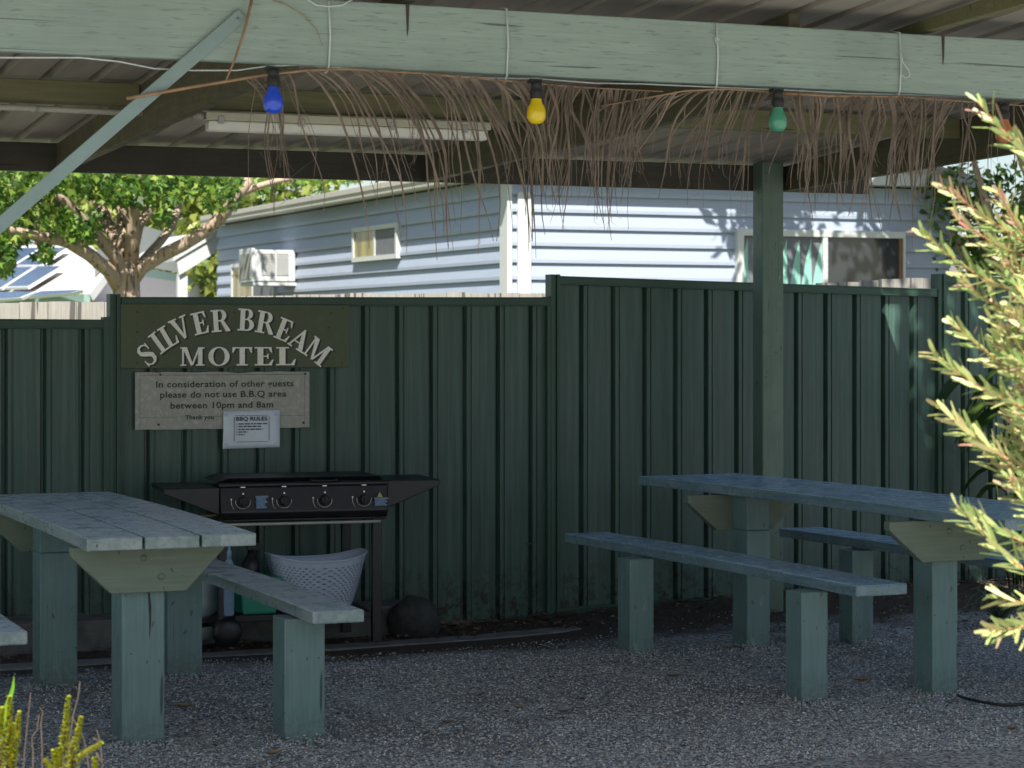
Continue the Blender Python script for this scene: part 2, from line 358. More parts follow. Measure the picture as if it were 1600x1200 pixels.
# ---------------------------------------------------------------- pavilion
RX0, RX1, RY0, RY1 = -1.2, 6.75, 4.4, 11.14
def roof_z(y): return 2.645-.064*(y-7.1)
BY0, BY1, BZ0, BZ1 = 7.1, 7.145, 2.352, 2.566
def build_pavilion():
    root = thing('open_pavilion', (3.5, 9, 0), 'open timber pavilion with metal roof, sage green front beam and dark green post', 'shelter')
    o = Vector((3.5, 9, 0))
    def B(name, mat, x0, x1, y0, y1, z0, z1, bev=.004): return MB().box(x0-o.x, x1-o.x, y0-o.y, y1-o.y, z0, z1).build(name, mat, root, bev)
    part(B('front_beam', M['beam'], -1.0, 6.6, BY0, BY1, BZ0, BZ1), 'sage green front beam')
    part(B('back_beam', M['dark_xb'], -1.0, 6.6, 10.85, 10.89, 2.254, roof_z(10.85)-.016), 'back beam with shade in its colour')
    for x in (2.17, 4.02, 6.06):
        mb = MB(); w = .045; pts = [(x-o.x, BY1+.003-o.y, BZ0-.01), (x-o.x, 10.847-o.y, 2.255), (x-o.x, 10.847-o.y, roof_z(10.847)-.02), (x-o.x, BY1+.003-o.y, roof_z(BY1)-.02)]
        mb.prism(pts, (w, 0, 0)); mb.build('rafter', M['dark_y'], root, .003)
    for x in (2.565, 4.565):                       # outriggers sitting on the front beam
        mb = MB(); pts = [(x-o.x, 4.45-o.y, BZ1+.10), (x-o.x, BY1+.3-o.y, BZ1+.004), (x-o.x, BY1+.3-o.y, roof_z(BY1+.3)-.018), (x-o.x, 4.45-o.y, roof_z(4.45)-.018)]
        mb.prism(pts, (.045, 0, 0)); mb.build('outrigger', M['dark_x'], root, .003)
    for y, h, x0 in ((9.15, .095, 0),):
        for a, b in ((-1, 2.167), (2.218, 4.017), (4.068, 6.057), (6.108, 6.6)):
            B('purlin', M['dark_x'], a, b, y, y+.045, roof_z(y)-.016-h, roof_z(y)-.016)
    # profiled roof sheet
    prof = []; x = RX0
    while x < RX1:
        for a, z in ((0, 0), (.055, 0), (.072, 0), (.125, 0), (.137, .034), (.163, .034), (.175, 0)):
            prof.append((x+a, z))
        x += .19
    mb = MB(); n = len(prof); ny = 2
    vs = [(a-o.x, yy-o.y, roof_z(yy)+z) for yy in (RY0, RY1) for a, z in prof]
    mb.add(vs, [(i, i+1, n+i+1, n+i) for i in range(n-1)]); ob = mb.build('roof_sheet', M['zinc'], root)
    sd = ob.modifiers.new('thick', 'SOLIDIFY'); sd.thickness = .0012; sd.offset = 1
    # posts
    part(B('post', M['green_post'], 5.880, 6.005, 10.735, 10.846, -.05, 2.40, .005), 'dark green post between the right table and the fence')
    B('post', M['post'], .45, .57, 7.15, 7.27, -.05, BZ1)
    B('post', M['post'], 6.3, 6.42, 7.15, 7.27, -.05, BZ1)
    # raking brace bolted on the beam face
    p0 = on_y(380, 22, 7.085)-o; p1 = on_y(-300, 612, 7.085)-o; d = (p1-p0).normalized(); nrm = Vector((-d.z, 0, d.x))
    if nrm.z < 0: nrm = -nrm
    mb = MB(); hw = .0215
    br = mb.prism([p0+nrm*hw, p1+nrm*hw, p1-nrm*hw, p0-nrm*hw], (0, .0125, 0)).build('brace', M['steel'], root, .002)
    q = on_y(371, 30, 7.085)-o
    MB().lathe([(.0, -.004), (.006, -.004), (.007, 0), (.007, .002)], (q.x, q.y, q.z), 'y', 12).build('bolt', M['steel'], br)
    for u in (637, 1474):                          # straps nailed down the beam face
        t = on_y(u, 30, BY0-.003)-o
        MB().prism([(t.x-.006, t.y, BZ1-.002), (t.x+.006, t.y, BZ1-.002), (t.x+.0035, t.y, BZ1-.08), (t.x-.001, t.y, BZ1-.105)], (0, .003, 0)).build('nail_plate', M['screw'], root)
build_pavilion()

# ---------------------------------------------------------------- tables and benches
def bowed_plank(mb, x0, x1, y0, y1, z0, z1, sag=.006, n=10):
    """one plank along y whose free ends droop a little"""
    vs = []
    for i in range(n+1):
        t = i/n; y = y0+(y1-y0)*t; dz = -sag*(2*t-1)**2
        vs += [(x0, y, z0+dz), (x1, y, z0+dz), (x1, y, z1+dz), (x0, y, z1+dz)]
    fs = [(i*4+k, i*4+(k+1) % 4, i*4+4+(k+1) % 4, i*4+4+k) for i in range(n) for k in range(4)]+[(3, 2, 1, 0), (4*n, 4*n+1, 4*n+2, 4*n+3)]
    mb.add(vs, fs)
def add_sky_sheen(o, mat):  # upward faces take the colour with the sky sheen painted in
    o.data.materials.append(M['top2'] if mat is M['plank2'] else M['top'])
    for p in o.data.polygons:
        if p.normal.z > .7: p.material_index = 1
def make_table(label, loc, rz, planks, L0, L1, top, legx, legw, legd, legs, brace_w, brace_b, mat, th=.045, bh=.17):
    root = thing('picnic_table', loc, label, 'table', 'picnic tables under the pavilion', rz)
    mb = MB()
    for k, (a, b) in enumerate(planks): bowed_plank(mb, a, b, L0-.004*(k % 2), L1+.006*k, top-th, top, .008)
    add_sky_sheen(mb.build('tabletop', mat, root, .004), mat)
    for y in legs:
        lg = MB(); lg.box(legx-legw/2, legx+legw/2, y, y+legd, -.12, top-th-bh-.002).box(legx-legw/2+.0, legx+legw/2, y+.005, y+legd, top-th-bh-.002, top-th-.006)
        leg = lg.build('leg', M['post'], root, .005)
        if y == legs[0] and legw > .14:
            sp = MB(); sp.prism([(legx+legw*.10, y-.0012, .562), (legx+legw*.14, y-.0012, .562), (legx+legw*.185, y-.0012, .50), (legx+legw*.175, y-.0012, .43), (legx+legw*.14, y-.0012, .385), (legx+legw*.135, y-.0012, .47)], (0, .004, 0)); sp.build('split', M['black_matt'], leg)
    for y, s in ((legs[0]-.045, -1), (legs[1]+legd+.001, 1)):
        c = legx+.01; z1 = top-th-.009; z0 = z1-bh
        b = MB().prism([(c-brace_w/2, y, z1), (c+brace_w/2, y, z1), (c+brace_w/2, y, z1-.02), (c+brace_b/2, y, z0), (c-brace_b/2, y, z0), (c-brace_w/2, y, z1-.035)], (0, .044, 0)).build('brace', M['endgrain'], root, .003)
        if s < 0:
            for dx, dz in ((-.02, -.045), (.045, -.115)):
                MB().lathe([(.011, -.006), (.013, 0), (.013, .003)], (c+dx, y, z1+dz), 'y', 16).build('bolt', M['endgrain'], b)
    return root
def make_bench(label, loc, rz, x0, x1, L0, L1, top, legx, legw, legd, legs, mat, th=.045):
    root = thing('bench', loc, label, 'bench', 'benches beside the picnic tables', rz)
    mb = MB(); bowed_plank(mb, x0, x1, L0, L1, top-th, top, .006); add_sky_sheen(mb.build('seat', mat, root, .006), mat)
    for y in legs: MB().box(legx-legw/2, legx+legw/2, y, y+legd, -.12, top-th-.006).build('leg', M['post'], root, .005)
    return root
def locals_(x, y): return (x, y, 0)
# left table
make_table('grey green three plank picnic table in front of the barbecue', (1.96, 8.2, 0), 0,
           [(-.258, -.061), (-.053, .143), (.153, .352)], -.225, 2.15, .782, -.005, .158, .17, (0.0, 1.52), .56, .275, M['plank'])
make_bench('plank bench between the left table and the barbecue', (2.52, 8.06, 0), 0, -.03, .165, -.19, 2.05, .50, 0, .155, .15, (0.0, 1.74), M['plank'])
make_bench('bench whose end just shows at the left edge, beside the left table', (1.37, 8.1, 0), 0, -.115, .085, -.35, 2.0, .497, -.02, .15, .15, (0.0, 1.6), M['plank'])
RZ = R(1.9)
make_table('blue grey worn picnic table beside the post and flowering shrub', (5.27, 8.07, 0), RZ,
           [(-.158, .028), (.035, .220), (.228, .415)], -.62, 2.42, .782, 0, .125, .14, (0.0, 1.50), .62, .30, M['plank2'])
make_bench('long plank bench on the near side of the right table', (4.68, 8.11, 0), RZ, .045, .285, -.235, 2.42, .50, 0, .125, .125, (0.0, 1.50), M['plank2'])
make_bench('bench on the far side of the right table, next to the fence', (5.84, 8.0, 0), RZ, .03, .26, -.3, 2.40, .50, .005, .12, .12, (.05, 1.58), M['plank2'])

# ---------------------------------------------------------------- lettering
def text_mesh(body, size, align='CENTER', bold=0.0, squeeze=1.0, space=1.0):
    c = bpy.data.curves.new('lettering', 'FONT'); c.body = body; c.size = size; c.align_x = align; c.offset = bold; c.resolution_u = 3; c.space_character = space
    o = bpy.data.objects.new('lettering', c); COL.objects.link(o)
    dg = bpy.context.evaluated_depsgraph_get(); me = bpy.data.meshes.new_from_object(o.evaluated_get(dg))
    vs = [(p.co.x*squeeze, p.co.y) for p in me.vertices]; fs = [tuple(p.vertices) for p in me.polygons]
    bpy.data.objects.remove(o); bpy.data.curves.remove(c); bpy.data.meshes.remove(me); return vs, fs
def put_text(mb, body, x, z, y, size, align='CENTER', bold=0, squeeze=1, width=None, space=1.0):
    vs, fs = text_mesh(body, size, align, bold, squeeze, space)
    if width:
        x0 = min(v[0] for v in vs); x1 = max(v[0] for v in vs); k = width/(x1-x0); vs = [(a*k, b) for a, b in vs]
    mb.add([(x+a, y, z+b) for a, b in vs], fs)

# serif capitals: polygons in a box one unit high
def ringp(cx, cy, rx, ry, tx, ty, a0, a1, n=14):
    out = []
    for i in range(n):
        q = []
        for a, s_ in ((a0+(a1-a0)*i/n, 0), (a0+(a1-a0)*(i+1)/n, 0), (a0+(a1-a0)*(i+1)/n, 1), (a0+(a1-a0)*i/n, 1)):
            a = R(a); q.append((cx+(rx-tx*s_)*math.cos(a), cy+(ry-ty*s_)*math.sin(a)))
        out.append(q)
    return out
def rc(x0, x1, y0, y1): return [(x0, y0), (x1, y0), (x1, y1), (x0, y1)]
def stroke(P, W):
    out = []; pts = [Vector((*p, 0)) for p in P]; L = []
    for i, p in enumerate(pts):
        d = (pts[min(i+1, len(pts)-1)]-pts[max(i-1, 0)]).normalized(); nn = Vector((-d.y, d.x, 0))*W[i]/2; L.append((p+nn, p-nn))
    for a, b in zip(L, L[1:]): out.append([(q.x, q.y) for q in (a[0], a[1], b[1], b[0])])
    return out
SF = .07
GL = {
 'I': (.46, [rc(.13, .33, SF, 1-SF), rc(.02, .44, 0, SF), rc(.02, .44, 1-SF, 1)]),
 'L': (.70, [rc(.12, .32, SF, 1-SF), rc(.02, .43, 1-SF, 1), rc(.02, .62, 0, SF), [(.50, SF), (.62, SF), (.66, .34), (.62, .34)]]),
 'V': (.86, [[(.08, 1-SF), (.30, 1-SF), (.51, .02), (.40, 0)], [(.40, 0), (.51, .02), (.74, 1-SF), (.66, 1-SF)], rc(0, .40, 1-SF, 1), rc(.55, .86, 1-SF, 1)]),
 'E': (.72, [rc(.12, .32, SF, 1-SF), rc(.02, .62, 0, SF), rc(.02, .60, 1-SF, 1), rc(.32, .48, .47, .53), rc(.45, .50, .37, .63), [(.50, SF), (.62, SF), (.67, .32), (.63, .32)], [(.50, 1-SF), (.60, 1-SF), (.63, .70), (.59, .70)]]),
 'R': (.84, [rc(.12, .32, SF, 1-SF), rc(.02, .43, 0, SF), rc(.02, .40, 1-SF, 1), rc(.32, .44, .47, .53)]+ringp(.42, .735, .26, .265, .18, .065, -90, 90)+[[(.40, .50), (.56, .49), (.80, .07), (.80, 0), (.62, 0)]]),
 'B': (.76, [rc(.12, .32, SF, 1-SF), rc(.02, .42, 0, SF), rc(.02, .40, 1-SF, 1), rc(.32, .44, .49, .55)]+ringp(.41, .765, .24, .235, .17, .06, -90, 90)+ringp(.42, .275, .29, .275, .19, .065, -90, 90)),
 'A': (.86, [[(.06, SF), (.14, SF), (.46, .93), (.40, 1)], [(.40, 1), (.46, 1), (.80, SF), (.56, SF), (.36, .80)], rc(.22, .56, .30, .36), rc(0, .25, 0, SF), rc(.48, .88, 0, SF)]),
 'M': (1.12, [rc(.10, .18, SF, 1-SF), rc(.02, .28, 0, SF), rc(.82, 1.02, SF, 1-SF), rc(.72, 1.12, 0, SF), rc(.02, .26, 1-SF, 1), rc(.86, 1.12, 1-SF, 1), [(.10, 1), (.32, 1), (.60, .04), (.50, 0)], [(.50, 0), (.60, .04), (.92, 1), (.84, 1)]]),
 'O': (.92, ringp(.46, .5, .44, .52, .20, .06, 0, 360, 28)),
 'T': (.80, [rc(.30, .50, SF, 1-SF), rc(.19, .61, 0, SF), rc(.03, .77, 1-SF, 1), [(.03, .70), (.07, .70), (.15, 1-SF), (.03, 1-SF)], [(.73, .70), (.77, .70), (.77, 1-SF), (.65, 1-SF)]]),
 'S': (.64, stroke([(.56, .74), (.50, .90), (.36, .97), (.20, .95), (.11, .84), (.13, .68), (.26, .57), (.40, .47), (.51, .36), (.52, .18), (.42, .05), (.26, .025), (.13, .09), (.06, .26)], [.03, .06, .07, .10, .15, .18, .20, .21, .20, .17, .11, .07, .06, .03])+[rc(.53, .585, .66, .97), rc(.04, .09, .03, .34)]),
}
def sign_glyph(mb, ch, cx, cz, ang, h, y, wscale=1.0, thick=.0012):
    wd, polys = GL[ch]; ca, sa = math.cos(ang), math.sin(ang)
    for k, p in enumerate(polys):
        q = []
        for a, b in p:
            a = (a-wd/2)*h*wscale; b = (b-.5)*h; q.append((cx+a*ca-b*sa, y-k*.00002, cz+a*sa+b*ca))
        mb.prism(q, (0, thick, 0))
def sign_board_mat(name, col, wear, amt=.5, scale=22):
    m = Mat(name, col, .55); c = m.mix(mul(col, .85), mul(col, 1.1), m.noise(5, 5, .6))
    c = m.mix(c, wear, m.ramp(m.noise(scale, 6, .8), [(.52, G(0)), (.62, G(amt))])); m.color(c); return m.m
M['olive_board'] = sign_board_mat('olive_sign_paint', (.075, .095, .045), (.11, .13, .08), .35)
M['letter'] = sign_board_mat('chipped_cream_lettering', (.88, .88, .78), (.4, .4, .33), .4, 60)
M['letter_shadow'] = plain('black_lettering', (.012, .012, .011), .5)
M['grey_board'] = sign_board_mat('weathered_grey_sign', (.35, .35, .30), (.50, .50, .48), .7, 38)
M['ink'] = plain('dark_grey_print', (.022, .022, .02), .55)
M['paper'] = plain('laminated_paper', (.58, .66, .74), .25, var=.05)
M['foil'] = plain('laminate_edge', (.42, .50, .62), .2, var=.1)

def motel_sign():
    SX, SZ, SW, SH, Y = 2.60, 1.352, 1.265, .302, FY-.034
    p0 = on_y(188, 575, Y); p1 = on_y(545, 482, Y); SX, SW = p0.x, p1.x-p0.x; SZ = 1.318; SH = 1.640-SZ
    root = thing('motel_sign', (SX+SW/2, Y, SZ), 'wide olive board with arched cream lettering, topmost sign on the fence', 'sign')
    MB().box(-SW/2, SW/2, -.012, .006, 0, SH).build('board', M['olive_board'], root, .002)
    k = SW/1530                                    # one unit of the survey drawing
    def at(cx, cy): return (-SW/2+(cx-4)*k, SH-(cy-38)*SH/418)
    L = MB(); S = MB()
    arc = [('S', 172, 367, 40), ('I', 243, 290, 37), ('L', 313, 243, 31), ('V', 392, 195, 24), ('E', 522, 160, 13), ('R', 655, 145, 4), ('B', 828, 139, -3), ('R', 958, 157, -10), ('E', 1085, 205, -22), ('A', 1193, 268, -32), ('M', 1312, 348, -37)]
    for ch, cx, cy, a in arc:
        x, z = at(cx, cy); h = 128*k*1.12; ws = 1.10 if ch in 'BRE' else 1.0
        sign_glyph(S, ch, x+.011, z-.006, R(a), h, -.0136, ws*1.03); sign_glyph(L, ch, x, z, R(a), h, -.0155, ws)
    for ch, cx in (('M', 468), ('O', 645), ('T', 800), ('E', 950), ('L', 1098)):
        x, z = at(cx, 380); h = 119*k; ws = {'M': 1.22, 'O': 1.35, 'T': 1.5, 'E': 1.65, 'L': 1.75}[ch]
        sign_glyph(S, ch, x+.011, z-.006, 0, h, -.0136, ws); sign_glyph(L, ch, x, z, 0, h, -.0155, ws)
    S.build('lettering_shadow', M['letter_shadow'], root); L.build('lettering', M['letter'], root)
    for cx, cy in ((112, 90), (112, 220), (110, 420), (750, 88), (745, 445), (1410, 92), (1390, 190), (1388, 402), (1486, 60), (1480, 423)):
        x, z = at(cx, cy); MB().lathe([(.0035, -.0035), (.0045, 0)], (x, -.0125, z), 'y', 10).build('screw', M['screw'], root)
motel_sign()

def guest_notice():
    Y = FY-.03; p0 = on_y(211, 672, Y); p1 = on_y(483, 580, Y); W, Hh = p1.x-p0.x, p1.z-p0.z
    root = thing('guest_notice', ((p0.x+p1.x)/2, Y, p0.z), 'weathered grey notice asking guests about barbecue hours, below the motel sign', 'sign')
    mb = MB(); rnd = random.Random(5); top = []; bot = []
    for i in range(25):
        x = -W/2+W*i/24; top.append((x, -.006, Hh+rnd.uniform(-.003, .001)-(.006 if i in (14, 15) else 0))); bot.append((x, -.006, rnd.uniform(-.001, .002)))
    mb.prism(bot+top[::-1], (0, .010, 0)); mb.build('board', M['grey_board'], root)
    t = MB()
    for body, x, z, width in (('In consideration of other guests', .01, .735, .79), ('please do not use B.B.Q area', -.0, .555, .725), ('between 10pm and 8am', -.008, .365, .59), ('Thank you', -.137, .172, .163)):
        put_text(t, body, x*W, z*Hh, -.0072, .155*Hh if width > .2 else .105*Hh, bold=.0008, width=width*W, space=1.05)
    for a, b, c, d in ((-.475, .475, .945, .951), (-.475, .475, .215, .219)): t.add([(a*W, -.0071, c*Hh), (b*W, -.0071, c*Hh), (b*W, -.0071, d*Hh), (a*W, -.0071, d*Hh)], [(0, 1, 2, 3)])
    for a in (-.475, .47): t.add([(a*W, -.0071, .04*Hh), (a*W+.0012, -.0071, .04*Hh), (a*W+.0012, -.0071, .945*Hh), (a*W, -.0071, .945*Hh)], [(0, 1, 2, 3)])
    t.build('lettering', M['ink'], root)
    for a, b in ((-.36, .955), (-.37, .09), (.475, .955), (.465, .085)): MB().lathe([(.002, -.004), (.006, -.002), (.006, 0)], (a*W, -.0062, b*Hh), 'y', 10).build('screw', M['screw'], root)
guest_notice()

def rules_notice():
    Y = FY-.046; p0 = on_y(348.5, 701, Y); p1 = on_y(437, 641, Y); W, Hh = p1.x-p0.x, p1.z-p0.z
    root = thing('rules_notice', ((p0.x+p1.x)/2, Y, p0.z), 'small laminated white sheet of BBQ rules overlapping the grey notice', 'sign')
    mb = MB(); n = 10; vs = []
    for j in range(n+1):
        for i in range(n+1):
            a, b = i/n-.5, j/n; y = -.004*math.sin(b*5+a*2)*(.4+abs(a))-.003*(2*abs(a))**3
            vs.append((a*W+.004*(b-.5), y, b*Hh+.004*a))
    f = [(j*(n+1)+i, j*(n+1)+i+1, (j+1)*(n+1)+i+1, (j+1)*(n+1)+i) for j in range(n) for i in range(n)]
    mb.add(vs, f, True); sh = mb.build('sheet', M['paper'], root); so = sh.modifiers.new('t', 'SOLIDIFY'); so.thickness = .0015; so.offset = 0
    t = MB(); y = -.0085
    put_text(t, 'BBQ RULES', -.005*W, .735*Hh, y, .15*Hh, bold=.0006, width=.55*W)
    def bar(x0, x1, z0, z1): t.add([(x0*W, y, z0*Hh), (x1*W, y, z0*Hh), (x1*W, y, z1*Hh), (x0*W, y, z1*Hh)], [(0, 1, 2, 3)])
    bar(-.30, .29, .865, .875); bar(-.28, .28, .165, .175); bar(-.315, -.306, .20, .84); bar(.30, .309, .20, .84)
    rnd = random.Random(2)
    for z, e in ((.635, .27), (.565, .16), (.49, .19), (.42, -.07), (.35, -.13)):      # the small print is too small to read: word-long dashes
        bar(-.275, -.262, z, z+.028); x = -.24
        while x < e: q = min(e, x+rnd.uniform(.03, .10)); bar(x, q, z, z+.030); x = q+.016
    t.build('print', M['ink'], root)
    for a, b in ((-.45, .9), (.44, .9), (-.45, .09), (.44, .09)): rbox(MB(), (a*W, -.0075, b*Hh), (.07*W, .002, .09*Hh), ry=.2).build('tape', M['foil'], root)
rules_notice()

# ---------------------------------------------------------------- barbecue and what stands about it
def barbecue():
    base = Vector((3.35, 10.72, -.02)); root = thing('barbecue', base, 'black four burner flat top gas barbecue with side shelves, standing against the fence', 'barbecue', rz=R(-6))
    BW, BD, ZT = .412, .46, .765
    b = MB(); b.box(-BW, BW, .02, BD, .60, ZT); b.build('body', M['black'], root, .006)
    cp = MB(); cp.prism([(-BW, .0, .775), (-BW, .02, .79), (-BW, .02, .615), (-BW, -.012, .615), (-BW, -.03, .65)], (2*BW, 0, 0)); cpo = cp.build('control_panel', M['black'], root, .008)
    MB().box(-BW-.008, BW+.008, -.012, .03, .772, .792).build('front_lip', M['black'], root, .006)
    lid = MB(); lid.prism([(-BW-.015, .03, .793), (-BW+.04, .01, .815), (BW-.03, .01, .815), (BW-.02, .03, .793)], (0, BD-.05, 0)); lo = lid.build('lid', M['black'], root, .006)
    MB().tube([(.03, .005, .800), (.035, -.028, .798), (.06, -.034, .797), (.13, -.034, .797), (.155, -.028, .798), (.16, .005, .800)], .0065, 8).build('lid_handle', M['black'], lo)
    for s in (-1, 1):
        x0, x1 = (BW+.002), (BW+.27); mb = MB(); zt = .772 if s < 0 else .792
        pr = [(s*x0, .0, zt), (s*x1, .0, zt-.002), (s*x1, .0, zt-.028), (s*x0, .0, zt-.135)]
        mb.prism(pr, (0, .012, 0)); mb.box(min(s*x0, s*x1), max(s*x0, s*x1), .013, BD-.02, zt-.022, zt); so_ = mb.build('side_shelf', M['black'], root, .004)
    for x in (-.305, -.105, .095, .29):
        k = MB(); k.lathe([(.0, -.030), (.018, -.030), (.022, -.024), (.024, .0)], (0, 0, 0), 'y', 24); k.box(-.005, .005, -.038, -.028, -.02, .02)
        ko = k.build('knob', M['black_matt'], root, .001, loc=(x, -.024, .705))
        rg = MB(); P = [(.036*math.cos(R(a)), -.002, .036*math.sin(R(a))) for a in range(170, 371, 10)]; rg.tube(P, .0016, 6)
        rg.build('dial_ring', M['chrome'], ko)
        P = [(.058*math.cos(R(a)), -.003, .058*math.sin(R(a))) for a in range(165, 226, 10)]; MB().tube(P, .0014, 6).build('dial_arc', M['chrome'], ko)
        for q in ((-.0035, .0035, -.006, -.003, .033, .040), (-.012, .010, -.004, -.001, .066, .070), (-.061, -.054, -.004, -.001, .008, .013)): MB().box(*q).build('dial_mark', M['chrome'], ko)
    MB().tube([(-BW+.02, -.03, .594), (BW-.04, -.03, .594)], .0075, 10).build('drip_bar', M['bar'], root)
    for x, y in ((-.395, .03), (.365, .03), (-.36, BD-.04), (.30, BD-.03)):
        MB().box(x-.024, x+.024, y-.02, y+.02, .0 if x > 0 else .06, .61).build('leg', M['black'], root, .004)
    MB().box(-.336, .341, .03, BD-.03, .118, .150).build('bottom_shelf', M['black_matt'], root, .004)
    for y in (.03, BD-.05):
        wl = MB(); wl.lathe([(.02, -.036), (.052, -.034), (.068, -.022), (.072, 0), (.068, .022), (.052, .034), (.02, .036)], (-.375, y-.02, .074), 'y', 28)
        wl.build('wheel', M['black'], root)
    for x, z, w_, h_, warn in ((-.215, .70, .062, .062, False), (.375, .69, .072, .040, True)):
        st = MB(); n = 5
        for i in range(n):
            z0 = z+h_/2-(i+1)*h_/n; rr = [.0, .012, .004, .016, .007][i]; st.box(x-w_/2+.3*rr, x+w_/2-rr, -.0335, -.028, z0+.001, z0+h_/n)
        so_ = st.build('sticker', M['sticker'], root)
        if warn: MB().prism([(x-.022, -.0345, z+.022), (x+.006, -.0345, z+.022), (x-.008, -.0345, z+.048)], (0, .003, 0)).build('warning_mark', M['yellow_mark'], so_)
    # regulator fitting and hose on the left
    rg = MB(); rg.tube([(-.41, .02, .64), (-.47, .02, .635), (-.5, .03, .633)], .010, 8); rg.tube([(-.5, .03, .633), (-.62, .06, .62), (-.66, .10, .50), (-.60, .18, .42)], .006, 6); rg.build('gas_hose', M['brass'], root)
    return root
M['sticker'] = plain('faded_blue_sticker', (.14, .22, .33), .5, var=.5, scale=90)
M['yellow_mark'] = plain('faded_yellow_print', (.40, .38, .10), .5)
M['brass'] = plain('grimy_brass', (.10, .075, .045), .5, .5)
bbq = barbecue()

def gas_bottle():
    root = thing('gas_bottle', (3.0, 11.28, .1), 'white gas cylinder behind the left bench leg, under the barbecue shelf', 'gas bottle')
    root.location = (2.845, 11.0, .065)
    m = plain('off_white_enamel', (.36, .45, .45), .4, var=.2, scale=6)
    MB().lathe([(.02, .035), (.10, .04), (.14, .07), (.152, .12), (.152, .34), (.14, .39), (.10, .42), (.03, .43)]).build('cylinder', m, root)
    MB().lathe([(.115, .0), (.118, -.02), (.118, -.06), (.110, -.06), (.110, -.0)]).build('foot_ring', m, root)
    MB().lathe([(.02, .43), (.02, .47), (.035, .475), (.035, .50), (.01, .505)]).build('valve', M['brass'], root)
    c = MB()
    for a in (20, 140, 260): c.tube([(.08*math.cos(R(a)), .08*math.sin(R(a)), .40), (.09*math.cos(R(a)), .09*math.sin(R(a)), .53)], .012, 8)
    c.build('collar', m, root)
gas_bottle()

def laundry_basket():
    c = on_y(494, 950, 10.885); zb = .132
    root = thing('laundry_basket', (c.x, 10.885, zb), 'pale grey perforated plastic laundry basket on the barbecue bottom shelf', 'basket')
    m = Mat('perforated_grey_plastic', (.46, .53, .63), .42)
    uv = m.coords((46, 19, 1), 'UV')
    sp = N(m.t, 'ShaderNodeSeparateXYZ'); m.link(uv, sp.inputs[0])
    def mth(op, a, b=None):
        n = N(m.t, 'ShaderNodeMath', operation=op)
        for i, q in enumerate((a, b)):
            if q is None: continue
            if isinstance(q, (int, float)): n.inputs[i].default_value = q
            else: m.link(q, n.inputs[i])
        return n.outputs[0]
    row = mth('FLOOR', sp.outputs[1]); off = mth('MULTIPLY', mth('MODULO', row, 2), .5)
    fx = mth('ABSOLUTE', mth('SUBTRACT', mth('FRACT', mth('ADD', sp.outputs[0], off)), .5)); fy = mth('FRACT', sp.outputs[1])
    hole = mth('LESS_THAN', mth('ADD', mth('MULTIPLY', fx, 1.5), mth('MULTIPLY', fy, .8)), .56)
    hole = mth('MULTIPLY', hole, mth('GREATER_THAN', fy, .14))
    spv = N(m.t, 'ShaderNodeSeparateXYZ'); m.link(m.tc.outputs['UV'], spv.inputs[0])
    hole = mth('MULTIPLY', hole, mth('LESS_THAN', spv.outputs[1], .90))
    tr = N(m.t, 'ShaderNodeBsdfTransparent'); mx = N(m.t, 'ShaderNodeMixShader'); m.link(hole, mx.inputs[0]); m.link(m.b.outputs[0], mx.inputs[1]); m.link(tr.outputs[0], mx.inputs[2])
    m.link(mx.outputs[0], m.t.nodes['Material Output'].inputs[0])
    n, k = 64, 8; vs = []; uvs = []
    for j in range(k+1):
        t = j/k
        for i in range(n):
            a = 2*math.pi*i/n; rim = .245+.038*(math.cos(a)**2) ; z = t*rim
            fl = t**.8; rx, ry = .165+.085*fl, .10+.045*fl
            e = .72; ca, sa = math.cos(a), math.sin(a)
            vs.append((math.copysign(abs(ca)**e, ca)*rx, math.copysign(abs(sa)**e, sa)*ry, z)); uvs.append((i/n, t))
    fs = [(j*n+i, j*n+(i+1) % n, (j+1)*n+(i+1) % n, (j+1)*n+i) for j in range(k) for i in range(n)]
    mb = MB(); mb.add(vs, fs, True); mb.add([v for v in vs[:n]], [tuple(range(n))])
    o = mb.build('tub', m.m, root); ul = o.data.uv_layers.new(name='UVMap')
    for p in o.data.polygons:
        us = [uvs[v] if v < len(uvs) else (0, 1) for v in p.vertices]; wrap = max(q[0] for q in us)-min(q[0] for q in us) > .5 and p.index < len(fs)
        for li, q in zip(p.loop_indices, us): ul.data[li].uv = (q[0]+1 if wrap and q[0] < .5 else q[0], q[1])
    rim = vs[-n:]; rm = MB(); rm.tube(rim+[rim[0]], .006, 8, False); rm.build('rim', plain('grey_plastic_rim', (.48, .55, .65), .4, var=.05), root)
laundry_basket()

